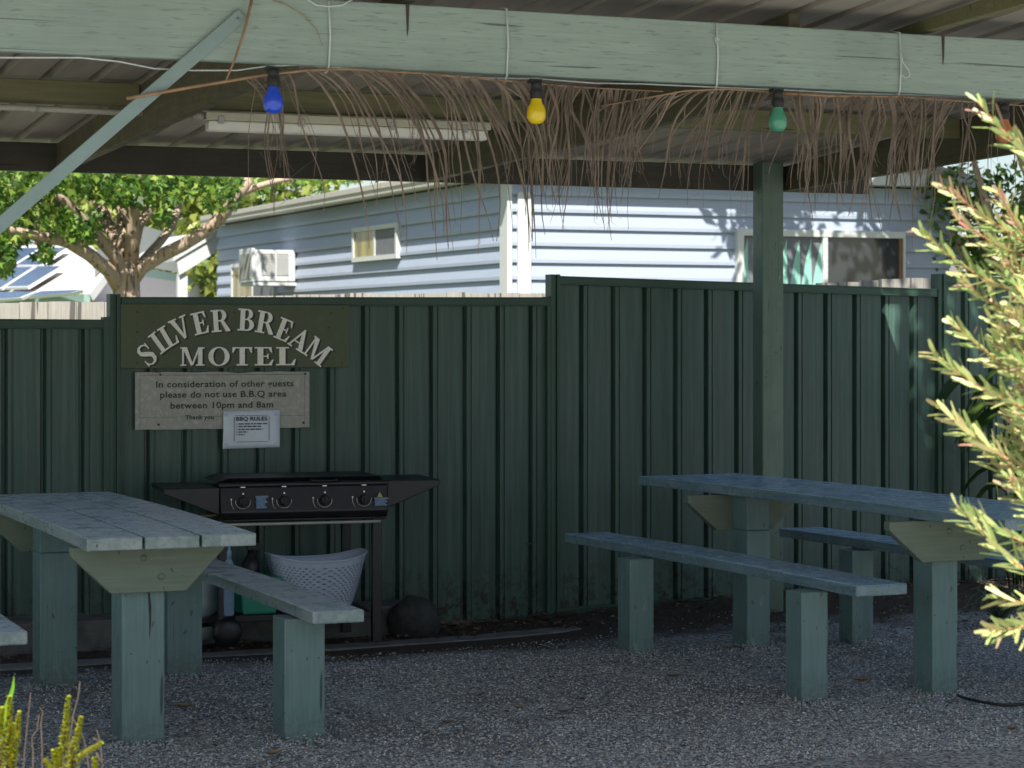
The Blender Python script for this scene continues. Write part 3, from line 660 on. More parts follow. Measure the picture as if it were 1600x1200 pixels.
def green_tub():
    c = on_y(398, 940, 10.86)
    root = thing('storage_tub', (c.x, 10.86, .132), 'green plastic tub on the barbecue bottom shelf, left of the basket', 'tub')
    m = plain('sea_green_plastic', (.03, .26, .17), .38, var=.1)
    mb = MB(); a, b = .085, .10
    mb.add([(-a, -.09, 0), (a, -.09, 0), (a, .09, 0), (-a, .09, 0), (-b, -.105, .165), (b, -.105, .165), (b, .105, .165), (-b, .105, .165)], [(0, 3, 2, 1), (0, 1, 5, 4), (1, 2, 6, 5), (2, 3, 7, 6), (3, 0, 4, 7), (4, 5, 6, 7)])
    mb.build('tub', m, root, .012); MB().box(-.108, .108, -.112, .112, .160, .180).build('rim', m, root, .005)
green_tub()
def bottles():
    c = on_y(357, 940, 10.78)
    root = thing('squeeze_bottle', (c.x, 10.78, .132), 'clear small bottle with white label behind the left bench', 'bottle')
    MB().lathe([(.024, 0), (.028, .01), (.028, .24), (.020, .265), (.014, .275)], n=20).build('bottle', plain('clear_blue_plastic', (.22, .32, .42), .15), root)
    MB().lathe([(.0288, .18), (.0288, .238)], n=20).build('label', M['white_plastic'], root)
    MB().lathe([(.015, .275), (.015, .31), (.010, .322), (.008, .345)], n=16).build('cap', plain('pale_blue_cap', (.25, .35, .5), .3), root)
    c = on_y(392, 900, 10.86)
    root = thing('trigger_spray_bottle', (c.x, 10.86, .314), 'black trigger spray bottle standing on the green tub', 'bottle')
    MB().lathe([(.040, 0), (.045, .015), (.045, .05), (.03, .085), (.018, .10), (.016, .125)], n=20).build('bottle', M['black'], root)
    h = MB(); h.prism([(-.025, -.012, .125), (.05, -.012, .118), (.062, -.012, .135), (.05, -.012, .155), (-.02, -.012, .16)], (0, .024, 0)); h.build('spray_head', M['black_matt'], root, .003)
    MB().tube([(.035, 0, .12), (.03, 0, .09), (.042, 0, .06)], .005, 6).build('trigger', M['black_matt'], root)
bottles()
def rock():
    c = on_y(640, 965, 11.1); mb = MB(); bm = bmesh.new(); bmesh.ops.create_icosphere(bm, subdivisions=4, radius=1)
    for v in bm.verts:
        d = 1+.18*noise.noise(v.co*1.3)+.06*noise.noise(v.co*4)+.02*noise.noise(v.co*12); v.co = Vector((v.co.x*.135*d, v.co.y*.12*d, v.co.z*.125*d))
    mb.add([v.co for v in bm.verts], [tuple(q.index for q in f.verts) for f in bm.faces], True); bm.free()
    tag(mb.build('rock', M['rock'], loc=(c.x+.01, 11.05, .03)), 'dark rounded boulder at the foot of the fence beside the barbecue', 'rock')
rock()

# ---------------------------------------------------------------- festoon bulbs, cord, dried palm fronds
def bulb(u, v, col, label, drop=.0):
    p = on_y(u, v, 7.03); root = thing('festoon_bulb', (p.x, 7.03, p.z), label, 'light bulb', 'coloured bulbs under the front beam')
    s = MB(); s.lathe([(.010, .078), (.017, .074), (.019, .058), (.016, .054), (.0205, .048), (.021, .030), (.0185, .022), (.0165, .018)], n=20)
    so_ = s.build('socket', M['black_matt'], root)
    MB().box(-.02, .02, -.006, .03, .072, .084).build('clip', M['black_matt'], so_)
    m = Mat('bulb_lacquer', col, .22); m.set('Coat Weight', .5); m.set('Subsurface Weight', .0)
    MB().lathe([(.0155, .034), (.0165, .018), (.019, .008), (.024, -.002), (.0290, -.012), (.0318, -.024), (.0325, -.034), (.0310, -.045), (.0265, -.055), (.0185, -.0625), (.008, -.0655)], n=28).build('globe', m.m, root)
bulb(427, 145, (.012, .075, .62), 'blue bulb hanging from the beam, beside the raking brace')
bulb(838, 163, (.78, .56, .004), 'yellow bulb hanging from the beam')
bulb(1215.5, 176, (.06, .30, .18), 'green bulb hanging from the beam above the post')
bulb(1569, 195, (.50, .17, .06), 'orange bulb hanging from the beam, half hidden by the flowering shrub')

def cords():
    P = [on_y(u, v, 7.125) for u, v in ((-20, 90), (60, 90), (125, 90), (185, 96), (240, 107), (300, 110), (370, 110), (412, 104))]
    P += [on_y(u, v-1, 7.128) for u, v in ((470, 102), (600, 112), (760, 123), (838, 124), (930, 131), (1000, 132), (1090, 136), (1216, 141), (1330, 147), (1470, 150), (1568, 153), (1640, 158))]
    m = MB(); m.tube(P, .0027, 6); tag(m.build('light_cord', M['cord']), 'thin white cord strung along the underside of the front beam', 'cord')
    for u, v0, v1, loop, lab in ((515, 3, 110, 0, 'white tie cord around the beam near the blue bulb'), (793, 14, 126, 0, 'white tie cord around the beam beside the yellow bulb'), (1121, 37, 141, 1, 'knotted white tie cord around the beam left of the green bulb'), (1407, 51, 150, 2, 'white tie cord with a loose loop around the beam')):
        mb = MB(); a = on_y(u-1, v0, 7.094); b = on_y(u+1, (v0+v1)/2, 7.094); c = on_y(u-1, v1-8, 7.094); e = on_y(u-4, v1+2, 7.10)
        mb.tube([a+Vector((0, .06, .012)), a, b, c, e, e+Vector((0, .05, -.004))], .0034, 6)
        if loop == 0 and u < 600:
            q = [on_y(uu, vv, 7.09) for uu, vv in ((478, -2), (495, 8), (515, 10), (535, 8), (552, -2))]; mb.tube(q, .003, 6)
        if loop == 1: q = [on_y(uu, vv, 7.09) for uu, vv in ((1117, 58), (1124, 62), (1120, 68), (1117, 60))]; mb.tube(q, .003, 6)
        if loop == 2: q = [on_y(uu, vv, 7.088) for uu, vv in ((1407, 78), (1411, 98), (1420, 110), (1422, 118), (1415, 122), (1408, 117), (1407, 100))]; mb.tube(q, .0022, 6)
        tag(mb.build('tie_cord', M['cord']), lab, 'cord', 'cords tied around the front beam')
cords()

M['frond'] = plain('dried_palm_leaflets', (.19, .148, .112), .75, var=.45, scale=9)
M['rachis'] = plain('dried_palm_rib', (.33, .20, .11), .7, var=.3, scale=14)
def frond(label, rib, y, leaves, seed, r0=.006, r1=.002):
    """rib: sight points; leaves: list of (u0, u1, count, dx0, dx1, len0, len1, width, bend)"""
    rnd = random.Random(seed); P = [on_y(u, v, y) for u, v in rib]; o = P[len(P)//2].copy()
    root = thing('dried_palm_frond', o, label, 'palm frond', 'dried palm fronds tied under the beam')
    k = len(P); MB().tube([p-o for p in P], [r0+(r1-r0)*i/(k-1) for i in range(k)], 6).build('rib', M['rachis'], root)
    def rib_at(u):
        for (a, va), (b, vb) in zip(rib, rib[1:]):
            if min(a, b) <= u <= max(a, b): return va+(vb-va)*(u-a)/(b-a)
        return rib[-1][1]
    mb = MB(); px = .00205
    for u0, u1, n, dx0, dx1, l0, l1, wd, bend in leaves:
        N_ = max(3, int(n*1.0)); hold = 0
        for i in range(N_):
            if hold <= 0:
                hold = rnd.choice((1, 1, 2, 2, 3) if bend < 2 else (1, 1, 1, 2)); t = max(0, min(1, (i+rnd.uniform(-.3, 1.3))/N_)); cdx = dx0+(dx1-dx0)*t+rnd.uniform(-16, 16); cL = (l0+(l1-l0)*t)*rnd.choice((rnd.uniform(.45, .8), rnd.uniform(.8, 1.2), rnd.uniform(.85, 1.15))); cdy = rnd.uniform(-.12, .16); ckink = rnd.uniform(-.025, .025); cwob = rnd.uniform(-.02, .02)
            hold -= 1; u = u0+(u1-u0)*t+rnd.uniform(-4, 4); u = max(min(u, max(rib[0][0], rib[-1][0])), min(rib[0][0], rib[-1][0])); v = rib_at(u); st = on_y(u, v, y)-o
            dx = (cdx+rnd.uniform(-5, 5))*px; L = 1.06*cL*rnd.uniform(.82, 1.08)*px; dy = cdy+rnd.uniform(-.01, .01)
            wv = 1.12*wd*rnd.choice((.45, .7, 1, 1.1, 1.5)); pts = []; rad = []; kink = ckink+rnd.uniform(-.008, .008); wob = cwob+rnd.uniform(-.004, .004); ns = 11
            for j in range(ns):
                q = j/(ns-1); h = 1-(1-q)**bend
                pts.append(st+Vector((dx*h+kink*q*q+wob*math.sin(q*7+cdx), dy*math.sin(min(1, q*1.3)*1.57)*.6, -L*(q**1.15)))); rad.append(wv*(1-.86*q**1.4)+.0004)
            if rnd.random() < .3:                  # hooked tips
                pts.append(pts[-1]+Vector((rnd.choice((-1, 1))*.02, 0, -.012)))
                rad.append(.0004)
            mb.tube(pts, rad, 4, False)
            if rnd.random() < .45:                 # frayed thread beside the leaflet
                s0 = pts[5]; mb.tube([s0, s0+Vector((rnd.uniform(-.03, .03), 0, -.07)), s0+Vector((rnd.uniform(-.07, .07), 0, -.16*rnd.uniform(.5, 1.2)))], [.0009, .0007, .0004], 3, False)
    mb.build('leaflets', M['frond'], root)
frond('longest dried palm frond, sparse leaflets by the blue bulb and dense at the yellow bulb',
      [(198, 154), (300, 136), (422, 116), (480, 110), (540, 108), (650, 114), (800, 127), (900, 136), (1036, 143)], 7.075,
      [(372, 450, 9, 40, 60, 150, 215, .0022, 2.0), (395, 440, 7, 0, 35, 190, 250, .002, 1.5), (470, 560, 8, 95, 100, 240, 235, .003, 2.3), (545, 830, 26, 105, 40, 265, 240, .0042, 2.2),
       (700, 850, 18, 120, 15, 220, 215, .0034, 1.8), (600, 720, 8, 30, 30, 215, 205, .002, 1.5), (835, 900, 30, 0, -30, 180, 200, .0028, 1.6), (880, 1010, 34, 0, -30, 200, 190, .0026, 1.7), (990, 1030, 6, -30, -10, 110, 90, .002, 1.6)], 11)
frond('short pale dried palm frond between the yellow and green bulbs',
      [(938, 166), (1000, 155), (1070, 142), (1140, 139), (1235, 146)], 7.085,
      [(945, 1020, 10, -10, -25, 90, 130, .0018, 1.6), (1010, 1130, 22, -55, -55, 130, 190, .0026, 1.9), (1120, 1225, 24, -45, -35, 165, 185, .0026, 1.8)], 23, .002, .005)
frond('dense brown dried palm frond right of the green bulb',
      [(1226, 146), (1300, 150), (1400, 151), (1500, 158), (1640, 168)], 7.08,
      [(1228, 1330, 30, 5, 10, 165, 190, .0036, 1.5), (1320, 1420, 34, -25, 10, 180, 205, .0038, 1.7), (1400, 1500, 20, -70, -55, 150, 150, .003, 2.2), (1420, 1520, 16, -60, 10, 210, 190, .0036, 1.3), (1490, 1600, 12, -60, 30, 150, 200, .002, 1.6)], 31)
mb = MB(); mb.tube([on_y(u, v, 7.07) for u, v in ((396, -12), (384, 40), (368, 90), (353, 126))], [.005, .0045, .004, .003], 6)
tag(mb.build('dry_stalk', M['rachis']), 'red brown dry stalk hanging over the beam beside the brace top', 'stalk')
mb = MB(); mb.tube([on_y(u, v, 7.09) for u, v in ((415, -4), (445, 6), (475, 24), (494, 45), (504, 72))], [.0016, .0016, .0014, .0012, .0008], 5)
tag(mb.build('dry_stalk', M['rachis']), 'hair thin curved dry stalk lying against the beam face', 'stalk', None)

# ---------------------------------------------------------------- tube lamp and conduit under the roof
def tube_lamp():
    Y = 9.10; a = on_y(322, 200, Y); b = on_y(766, 207, Y); z = roof_z(9.15)-.016-.095-.012; L = b.x-a.x
    root = thing('tube_lamp', (a.x, Y+.02, z), 'long cream tube light fitting under the pavilion roof', 'lamp')
    MB().box(0, L, -.03, .05, -.035, -.002).build('housing', M['lamp_house'], root, .004)
    MB().prism([(.01, -.028, -.036), (.01, .048, -.036), (.01, .036, -.078), (.01, -.016, -.078)], (L-.02, 0, 0)).build('diffuser', M['diffuser'], root, .008)
    for x in (.06, .4, .8, L-.12): MB().box(x-.012, x+.012, -.036, -.029, -.052, -.018).build('clip', M['chrome'], root, .002)
    q = on_y(-20, 168, 9.12)
    mb = MB(); mb.tube([(q.x, 9.12, z-.012), (a.x-.04, 9.12, z-.018)], .0125, 12); mb.tube([(a.x-.05, 9.12, z-.018), (a.x-.005, 9.12, z-.018)], .017, 12)
    c = on_y(53, 170, 9.12).x; mb.tube([(c-.012, 9.12, z-.013), (c+.012, 9.12, z-.013)], .016, 12)
    tag(mb.build('conduit', M['conduit']), 'grey electrical conduit running along the purlin to the tube light', 'pipe')
tube_lamp()

# ---------------------------------------------------------------- paling fence behind
M['paling'] = timber('grey_weathered_paling', (.30, .29, .26), 'z', .85, crack=.6)
def paling():
    y = 12.3; root = thing('paling_fence', (4, y, 0), 'weathered grey timber paling fence just showing above the steel fence', 'fence')
    rnd = random.Random(4); mb = MB(); x = .6; tops = [(0, 473), (165, 472), (500, 459), (865, 458), (960, 470), (1225, 446), (1400, 434), (1460, 433), (1700, 432)]
    T = [(on_y(u, v, y).x, on_y(u, v, y).z) for u, v in tops]
    while x < 9.4:
        z = T[-1][1]
        for (a, za), (b, zb) in zip(T, T[1:]):
            if a <= x <= b: z = za+(zb-za)*(x-a)/(b-a)
        if x < T[0][0]: z = T[0][1]
        dz = rnd.uniform(-.006, .006); y2 = y+rnd.uniform(-.003, .003); wd = .148
        mb.prism([(x-4, y2-y, -.3), (x-4+wd, y2-y, -.3), (x-4+wd, y2-y, z+dz+.002), (x-4, y2-y, z+dz)], (0, .016, 0)); x += .1515
    mb.build('palings', M['paling'], root)
    MB().box(-3.4, 5.4, .02, .06, .4, .48).build('rail', M['paling'], root); MB().box(-3.4, 5.4, .02, .06, 1.2, 1.28).build('rail', M['paling'], root)
paling()

# ---------------------------------------------------------------- weatherboard house
M['siding'] = plain('pale_blue_weatherboard', (.265, .305, .385), .5, var=.05, scale=8, bump=.1, stretch=(.3, .3, 4))
M['siding_front'] = M['siding']
M['trim'] = plain('white_trim', (.42, .44, .435), .5, var=.05)
M['gutter'] = plain('cream_gutter', (.36, .34, .30), .45, var=.06)
M['glass'] = Mat('dark_window_glass', (.03, .035, .04), .04, 0, .9).m
M['glass_amber'] = plain('amber_reflection_glass', (.20, .17, .06), .08, var=.8, scale=1.6, stretch=(1, 3, .3))  # amber reflection painted into the pane colour
M['mesh'] = plain('grey_flyscreen', (.11, .115, .13), .6)
M['blind'] = plain('teal_blind', (.20, .42, .36), .6, var=.1)
M['brown'] = plain('brown_window_frame', (.14, .07, .03), .5)
M['grille'] = plain('shadowed_grille', (.22, .22, .20), .6, var=.3, scale=60, stretch=(1, 1, 6))
HX, HY = 9.18, 22.2
def house():
    root = thing('weatherboard_house', (HX, HY, 0), 'pale blue weatherboard cabin with cream gutter behind the fences', 'house'); o = Vector((HX, HY, 0))
    HZ = 3.13; EX = .177; xr = 14.55; yl = on_x(342, 400, HX).y
    def boards(n, horiz):
        mb = MB(); z = .3
        while z < HZ:
            z1 = min(HZ, z+EX); t = .034
            for (za, da, zb, db) in ((z, t, z+.035, t*1.0), (z+.035, t, z1, .002)):
                if horiz: mb.add([(0, -da, za), (xr-HX, -da, za), (xr-HX, -db, zb), (0, -db, zb)], [(0, 1, 2, 3)])
                else: mb.add([(-da, 0, za), (-da, yl-HY, za), (-db, yl-HY, zb), (-db, 0, zb)], [(0, 1, 2, 3)])
            if horiz: mb.add([(0, 0, z), (xr-HX, 0, z), (xr-HX, -t, z), (0, -t, z)], [(0, 1, 2, 3)])
            else: mb.add([(0, 0, z), (0, yl-HY, z), (-t, yl-HY, z), (-t, 0, z)], [(0, 1, 2, 3)])
            z = z1
        return mb
    a = boards(1, True); a.build('front_wall', M['siding_front'], root); boards(1, False).build('side_wall', M['siding'], root)
    core = MB().box(.01, xr-HX, .01, yl-HY, -.6, HZ); core.build('wall_core', M['siding'], root)
    # corner boards, one on each wall
    MB().box(-.055, .0, -.045, .17, -.6, HZ).build('corner_board', M['trim'], root, .003)
    MB().box(.06, .21, -.06, -.0, -.6, 2.98).build('corner_board', M['trim'], root, .003)
    # roof slab, soffit, gutter
    ov = .15; rf = MB(); zr = HZ
    rf.prism([(-ov, -.23, zr+.02), (xr-HX+.2, -.23, zr+.02), (xr-HX+.2, -.23, zr+.15), (-ov, -.23, zr+.15)], (0, yl-HY+.36, 0)); ro = rf.build('roof', M['trim'], root)
    rf = MB(); cx = (xr-HX)/2
    rf.add([(-ov, -.23, zr+.151), (xr-HX+.2, -.23, zr+.151), (xr-HX+.2, yl-HY+.13, zr+.151), (-ov, yl-HY+.13, zr+.151), (cx, -.23, zr+.75), (cx, yl-HY+.13, zr+.75)], [(0, 4, 5, 3), (4, 1, 2, 5), (0, 1, 4), (3, 5, 2)])
    rf.build('roof_sheet', M['zinc'], ro)
    g = MB(); q = [(-ov-.07, 0), (-ov-.085, .02), (-ov-.085, .07), (-ov-.10, .085), (-ov-.10, .15), (-ov-.002, .15), (-ov-.002, 0)]
    g.prism([(x, -.24, HZ-.0+z) for x, z in q], (0, yl-HY+.39, 0)); g.build('gutter', M['gutter'], root, .004)
    # windows on the side wall
    def side_window(u0, u1, v0, v1, lab=None, panes=2, first=M['glass_amber']):
        A = on_x(u0, v0, HX-.03)-o; Bq = on_x(u1, v0, HX-.03)-o; zt = A.z; zb = (on_x(u0, v1, HX-.03)).z; y0, y1 = Bq.y, A.y; fw = .055; m = MB(); x0 = -.078
        m.box(x0, .01, y0, y1, zt-fw, zt).box(x0, .01, y0, y1, zb, zb+fw).box(x0+.001, .009, y0, y0+fw, zb+fw, zt-fw).box(x0+.001, .009, y1-fw, y1, zb+fw, zt-fw)
        ym = (y0+y1)/2; m.box(x0+.008, .008, ym-.025, ym+.025, zb+fw, zt-fw); f = m.build('window', M['trim'], root)
        MB().box(-.058, -.040, ym+.026, y1-fw-.001, zb+fw+.001, zt-fw-.001).build('pane', first, f); MB().box(-.058, -.040, y0+fw+.001, ym-.026, zb+fw+.001, zt-fw-.001).build('pane', M['mesh'], f)
    side_window(555, 625, 357, 410); side_window(365, 432, 413, 520)
    # sliding window with vertical blinds on the front wall
    a = on_y(1150, 345, HY-.05)-o; b = on_y(1412, 470, HY-.05)-o; zt, zb = a.z+.0, b.z; m = MB(); fy = -.10; fw = .075
    z1 = on_y(1150, 368, HY-.05).z
    m.box(a.x, b.x, fy, .01, z1, z1+fw).box(a.x, b.x, fy, .01, zb, zb+fw).box(a.x, a.x+fw, fy+.001, .009, zb+fw, z1).box(b.x-.03, b.x+.0, fy+.001, .009, zb+fw, z1)
    xm = (on_y(1287, 400, HY-.05)-o).x; m.box(xm-.03, xm+.03, fy+.006, .008, zb+fw, z1); f = m.build('window', M['trim'], root, .003)
    MB().box(b.x-.075, b.x-.031, fy+.02, .006, zb+fw, z1-.001).build('brown_edge', M['brown'], f)
    MB().box(xm+.031, b.x-.076, -.062, -.045, zb+fw, z1-.001).build('pane', M['glass'], f); MB().box(a.x+fw+.001, xm-.031, -.054, -.045, zb+fw, z1-.001).build('pane', M['mesh'], f)
    bl = 0
    for u in (1171, 1232, 1252, 1270, 1287):       # each slat twisted, hanging in front of the dark room
        p = on_y(u, 440, HY-.04)-o; m = MB(); m.add([(p.x-.10, -.062, z1-.25), (p.x-.03, -.057, z1-.02), (p.x-.02, -.057, zb+.08), (p.x-.17, -.062, zb+.08)], [(0, 1, 2, 3)]); m.build('blind_slat', M['blind'], f)
    # side wing far left: porch
    yl0 = yl-HY; p0 = on_y(275, 402, yl+.2)-o; p1 = on_y(340, 362, yl+.2)-o; dz = p1.z-p0.z; m = MB()
    m.prism([(p0.x, p0.y, p0.z), (p1.x, p1.y, p1.z), (p1.x, p1.y, p1.z-.30), (p0.x+.05, p0.y, p0.z-.27)], (0, .06, 0)); m.prism([(p0.x-.05, p0.y-.03, p0.z+.03), (p1.x, p1.y-.03, p1.z+.03), (p1.x, p1.y-.03, p1.z-.05), (p0.x-.05, p0.y-.03, p0.z-.06)], (0, 3.0, 0))
    m.build('porch_roof', M['trim'], root); q = on_y(284, 450, yl+.25)-o
    MB().box(q.x-.06, q.x+.09, q.y, q.y+.1, -1.0, p0.z-.25).build('porch_post', M['trim'], root)
house()
def aircon():
    p = on_x(465, 440, HX); t = on_x(465, 391, HX); Z0, Z1 = p.z, t.z; y0 = p.y-.0; root = thing('air_conditioner', (HX, y0, Z0), 'white box air conditioner jutting from the cabin side wall', 'air conditioner')
    L, W, Hh = .62, .60, Z1-Z0
    MB().box(-L, -.03, 0, W, 0, Hh).build('case', M['white_plastic'], root, .01)
    MB().box(-L-.02, -L+.03, -.012, W+.012, -.01, Hh+.02).build('rim', M['white_plastic'], root, .006)
    for x0, x1 in ((-.50, -.315), (-.29, -.13)):
        g = MB().box(x0, x1, -.006, .002, .08, Hh-.05).build('grille', M['grille'], root); m = MB()
        for k in range(13): m.box(x0+.004, x1-.004, -.010, -.005, .085+k*(Hh-.15)/13, .085+k*(Hh-.15)/13+.008)
        m.build('louvre', M['white_plastic'], g)
    MB().box(-L-.026, -L-.019, .03, W-.03, .03, Hh-.05).build('front_panel', M['grille'], root)
    MB().box(-L, -.02, -.008, W, -.055, -.011).build('bracket', M['trim'], root)
aircon()

# ---------------------------------------------------------------- white roofed house with solar panels
M['white_roof'] = plain('white_roof_sheet', (.50, .49, .46), .45, var=.04)
M['grey_wall'] = plain('grey_render', (.42, .40, .39), .8, var=.05)
M['green_gutter'] = plain('grey_green_gutter', (.20, .30, .27), .5)
M['solar'] = plain('blue_solar_cells', (.06, .10, .26), .18, .2, .25, 20, spec=.8)
M['alu'] = plain('aluminium_frame', (.7, .72, .74), .4, .3, .05)
def solar_house():
    er = far(140, 460, 36); zE = er.z; d0 = ray(-60, 474); el = Vector((0, 0, EYE))+d0*((zE-EYE)/d0.z)
    e = (el-er); e.z = 0; e.normalize(); hn = Vector((-e.y, e.x, 0))
    if hn.dot(Vector((CS, -SN, 0))) < 0: hn = -hn
    up = (hn*math.cos(R(29))+Vector((0, 0, math.sin(R(29))))).normalized(); nrm = e.cross(up)
    if nrm.z < 0: nrm = -nrm
    def on_roof(u, v, off=0):
        d = ray(u, v); o = Vector((0, 0, EYE)); return o+d*(((er+nrm*off)-o).dot(nrm)/d.dot(nrm))
    root = thing('white_roof_house', er, 'white roofed house with solar panels behind the tree on the far left', 'house')
    rel = lambda p: p-er
    poly = [on_roof(140, 460), on_roof(172, 418), on_roof(144, 384), on_roof(-70, 383), on_roof(-90, 476)]
    m = MB(); m.prism([rel(p) for p in poly], nrm*-.12); rf = m.build('roof', M['white_roof'], root)
    g = MB(); a, b = rel(on_roof(141, 459)), rel(on_roof(17, 468.5)); g.prism([a, b, b+Vector((0, 0, -.13)), a+Vector((0, 0, -.13))], hn*-.1); g.build('gutter', M['green_gutter'], rf)
    gs = MB(); a, b = rel(on_roof(170, 419)), rel(on_roof(141, 407)); 
    # walls under the roof and the wing to the right
    w1 = rel(far(140, 461, 36))+hn*.4; w2 = rel(on_roof(-90, 476))+hn*.4
    MB().prism([w1+Vector((0, 0, -.15)), w2+Vector((0, 0, -.15)), w2+Vector((0, 0, -2.6)), w1+Vector((0, 0, -2.6))], hn*5).build('wall', M['grey_wall'], root)
    A, Bq = far(148, 407, 38), far(345, 441, 38*118/84.); Bq.z = A.z
    A, Bq = rel(A), rel(Bq); bk = Vector((SN, CS, 0))*4
    MB().prism([A, Bq, Bq+Vector((0, 0, -4)), A+Vector((0, 0, -4))], bk).build('wall', M['grey_wall'], root)
    g2 = MB(); off = Vector((SN, CS, 0))*-.15; g2.prism([A+off+Vector((0, 0, .02)), Bq+off+Vector((0, 0, .02)), Bq+off+Vector((0, 0, -.14)), A+off+Vector((0, 0, -.14))], bk*.03); g2.build('gutter', M['green_gutter'], root)
    r2 = MB(); r2.prism([A+off+Vector((0, 0, .05)), Bq+off+Vector((0, 0, .05)), Bq+off+bk+Vector((0, 0, .75)), A+off+bk+Vector((0, 0, .75))], (0, 0, .06)); r2.build('roof', M['white_roof'], root)
    gable = [rel(on_roof(139, 462))+hn*.05, rel(on_roof(171, 420))+hn*.05, rel(on_roof(171, 470))+hn*.06, rel(on_roof(139, 474))+hn*.06]
    rows = [((-60, 415), (62, 415), (100, 389), (0, 389)), ((-20, 451), (46, 449), (98, 416), (40, 416)), ((-70, 476), (40, 465), (58, 456), (-40, 456)), ((44, 464), (120, 458), (128, 453), (62, 455))]
    quads = [((-30, 415), (20, 414), (62, 387), (18, 388)), ((26, 414), (62, 414), (104, 387), (68, 387)), ((-60, 452), (2, 449), (52, 417), (-5, 418)), ((10, 448), (44, 447), (95, 416), (60, 416)), ((-80, 474), (30, 465), (52, 456), (-50, 457)), ((46, 463), (112, 457), (126, 453), (64, 455))]
    for q in quads:
        P = [rel(on_roof(u, v, .14)) for u, v in q]; c = sum(P, Vector())/4; pn = MB(); pn.prism([c+(p-c)*1.07 for p in P], nrm*-.05); f = pn.build('solar_panel', M['alu'], rf)
        MB().prism([p+nrm*.002 for p in P], nrm*.004).build('cells', M['solar'], f)
solar_house()

# ---------------------------------------------------------------- trees behind
M['bark'] = timber('brown_bark', (.36, .27, .20), 'z', .9, crack=.60)
M['leaf_a'] = leafy('green_star_leaves', [(.022, .062, .010), (.055, .13, .016), (.11, .21, .022), (.26, .32, .06)])
M['leaf_b'] = leafy('yellow_green_leaves', [(.08, .12, .02), (.18, .23, .035), (.27, .30, .06)])
M['leaf_c'] = leafy('dark_green_leaves', [(.02, .05, .012), (.04, .09, .018), (.09, .15, .03)])
def leaf_cloud(pts, size, rnd, lobes=True):
    vs, fs = [], []
    for p in pts:
        s = size*rnd.uniform(.6, 1.25); d = Vector((rnd.gauss(0, 1), rnd.gauss(0, 1), rnd.gauss(-.5, .8))).normalized(); q = d.cross(Vector((rnd.gauss(0, 1), rnd.gauss(0, 1), rnd.gauss(0, 1)))).normalized()
        b = len(vs)
        if lobes:
            pt = [p, p+d*s*.35+q*s*.55, p+d*s*.42+q*s*.15, p+d*s*1.0, p+d*s*.42-q*s*.15, p+d*s*.35-q*s*.55]
            vs += pt; fs += [(b, b+1, b+2), (b, b+2, b+3, b+4), (b, b+4, b+5)]
        else:
            vs += [p, p+d*s*.5+q*s*.22, p+d*s, p+d*s*.5-q*s*.22]; fs.append((b, b+1, b+2, b+3))
    return vs, fs
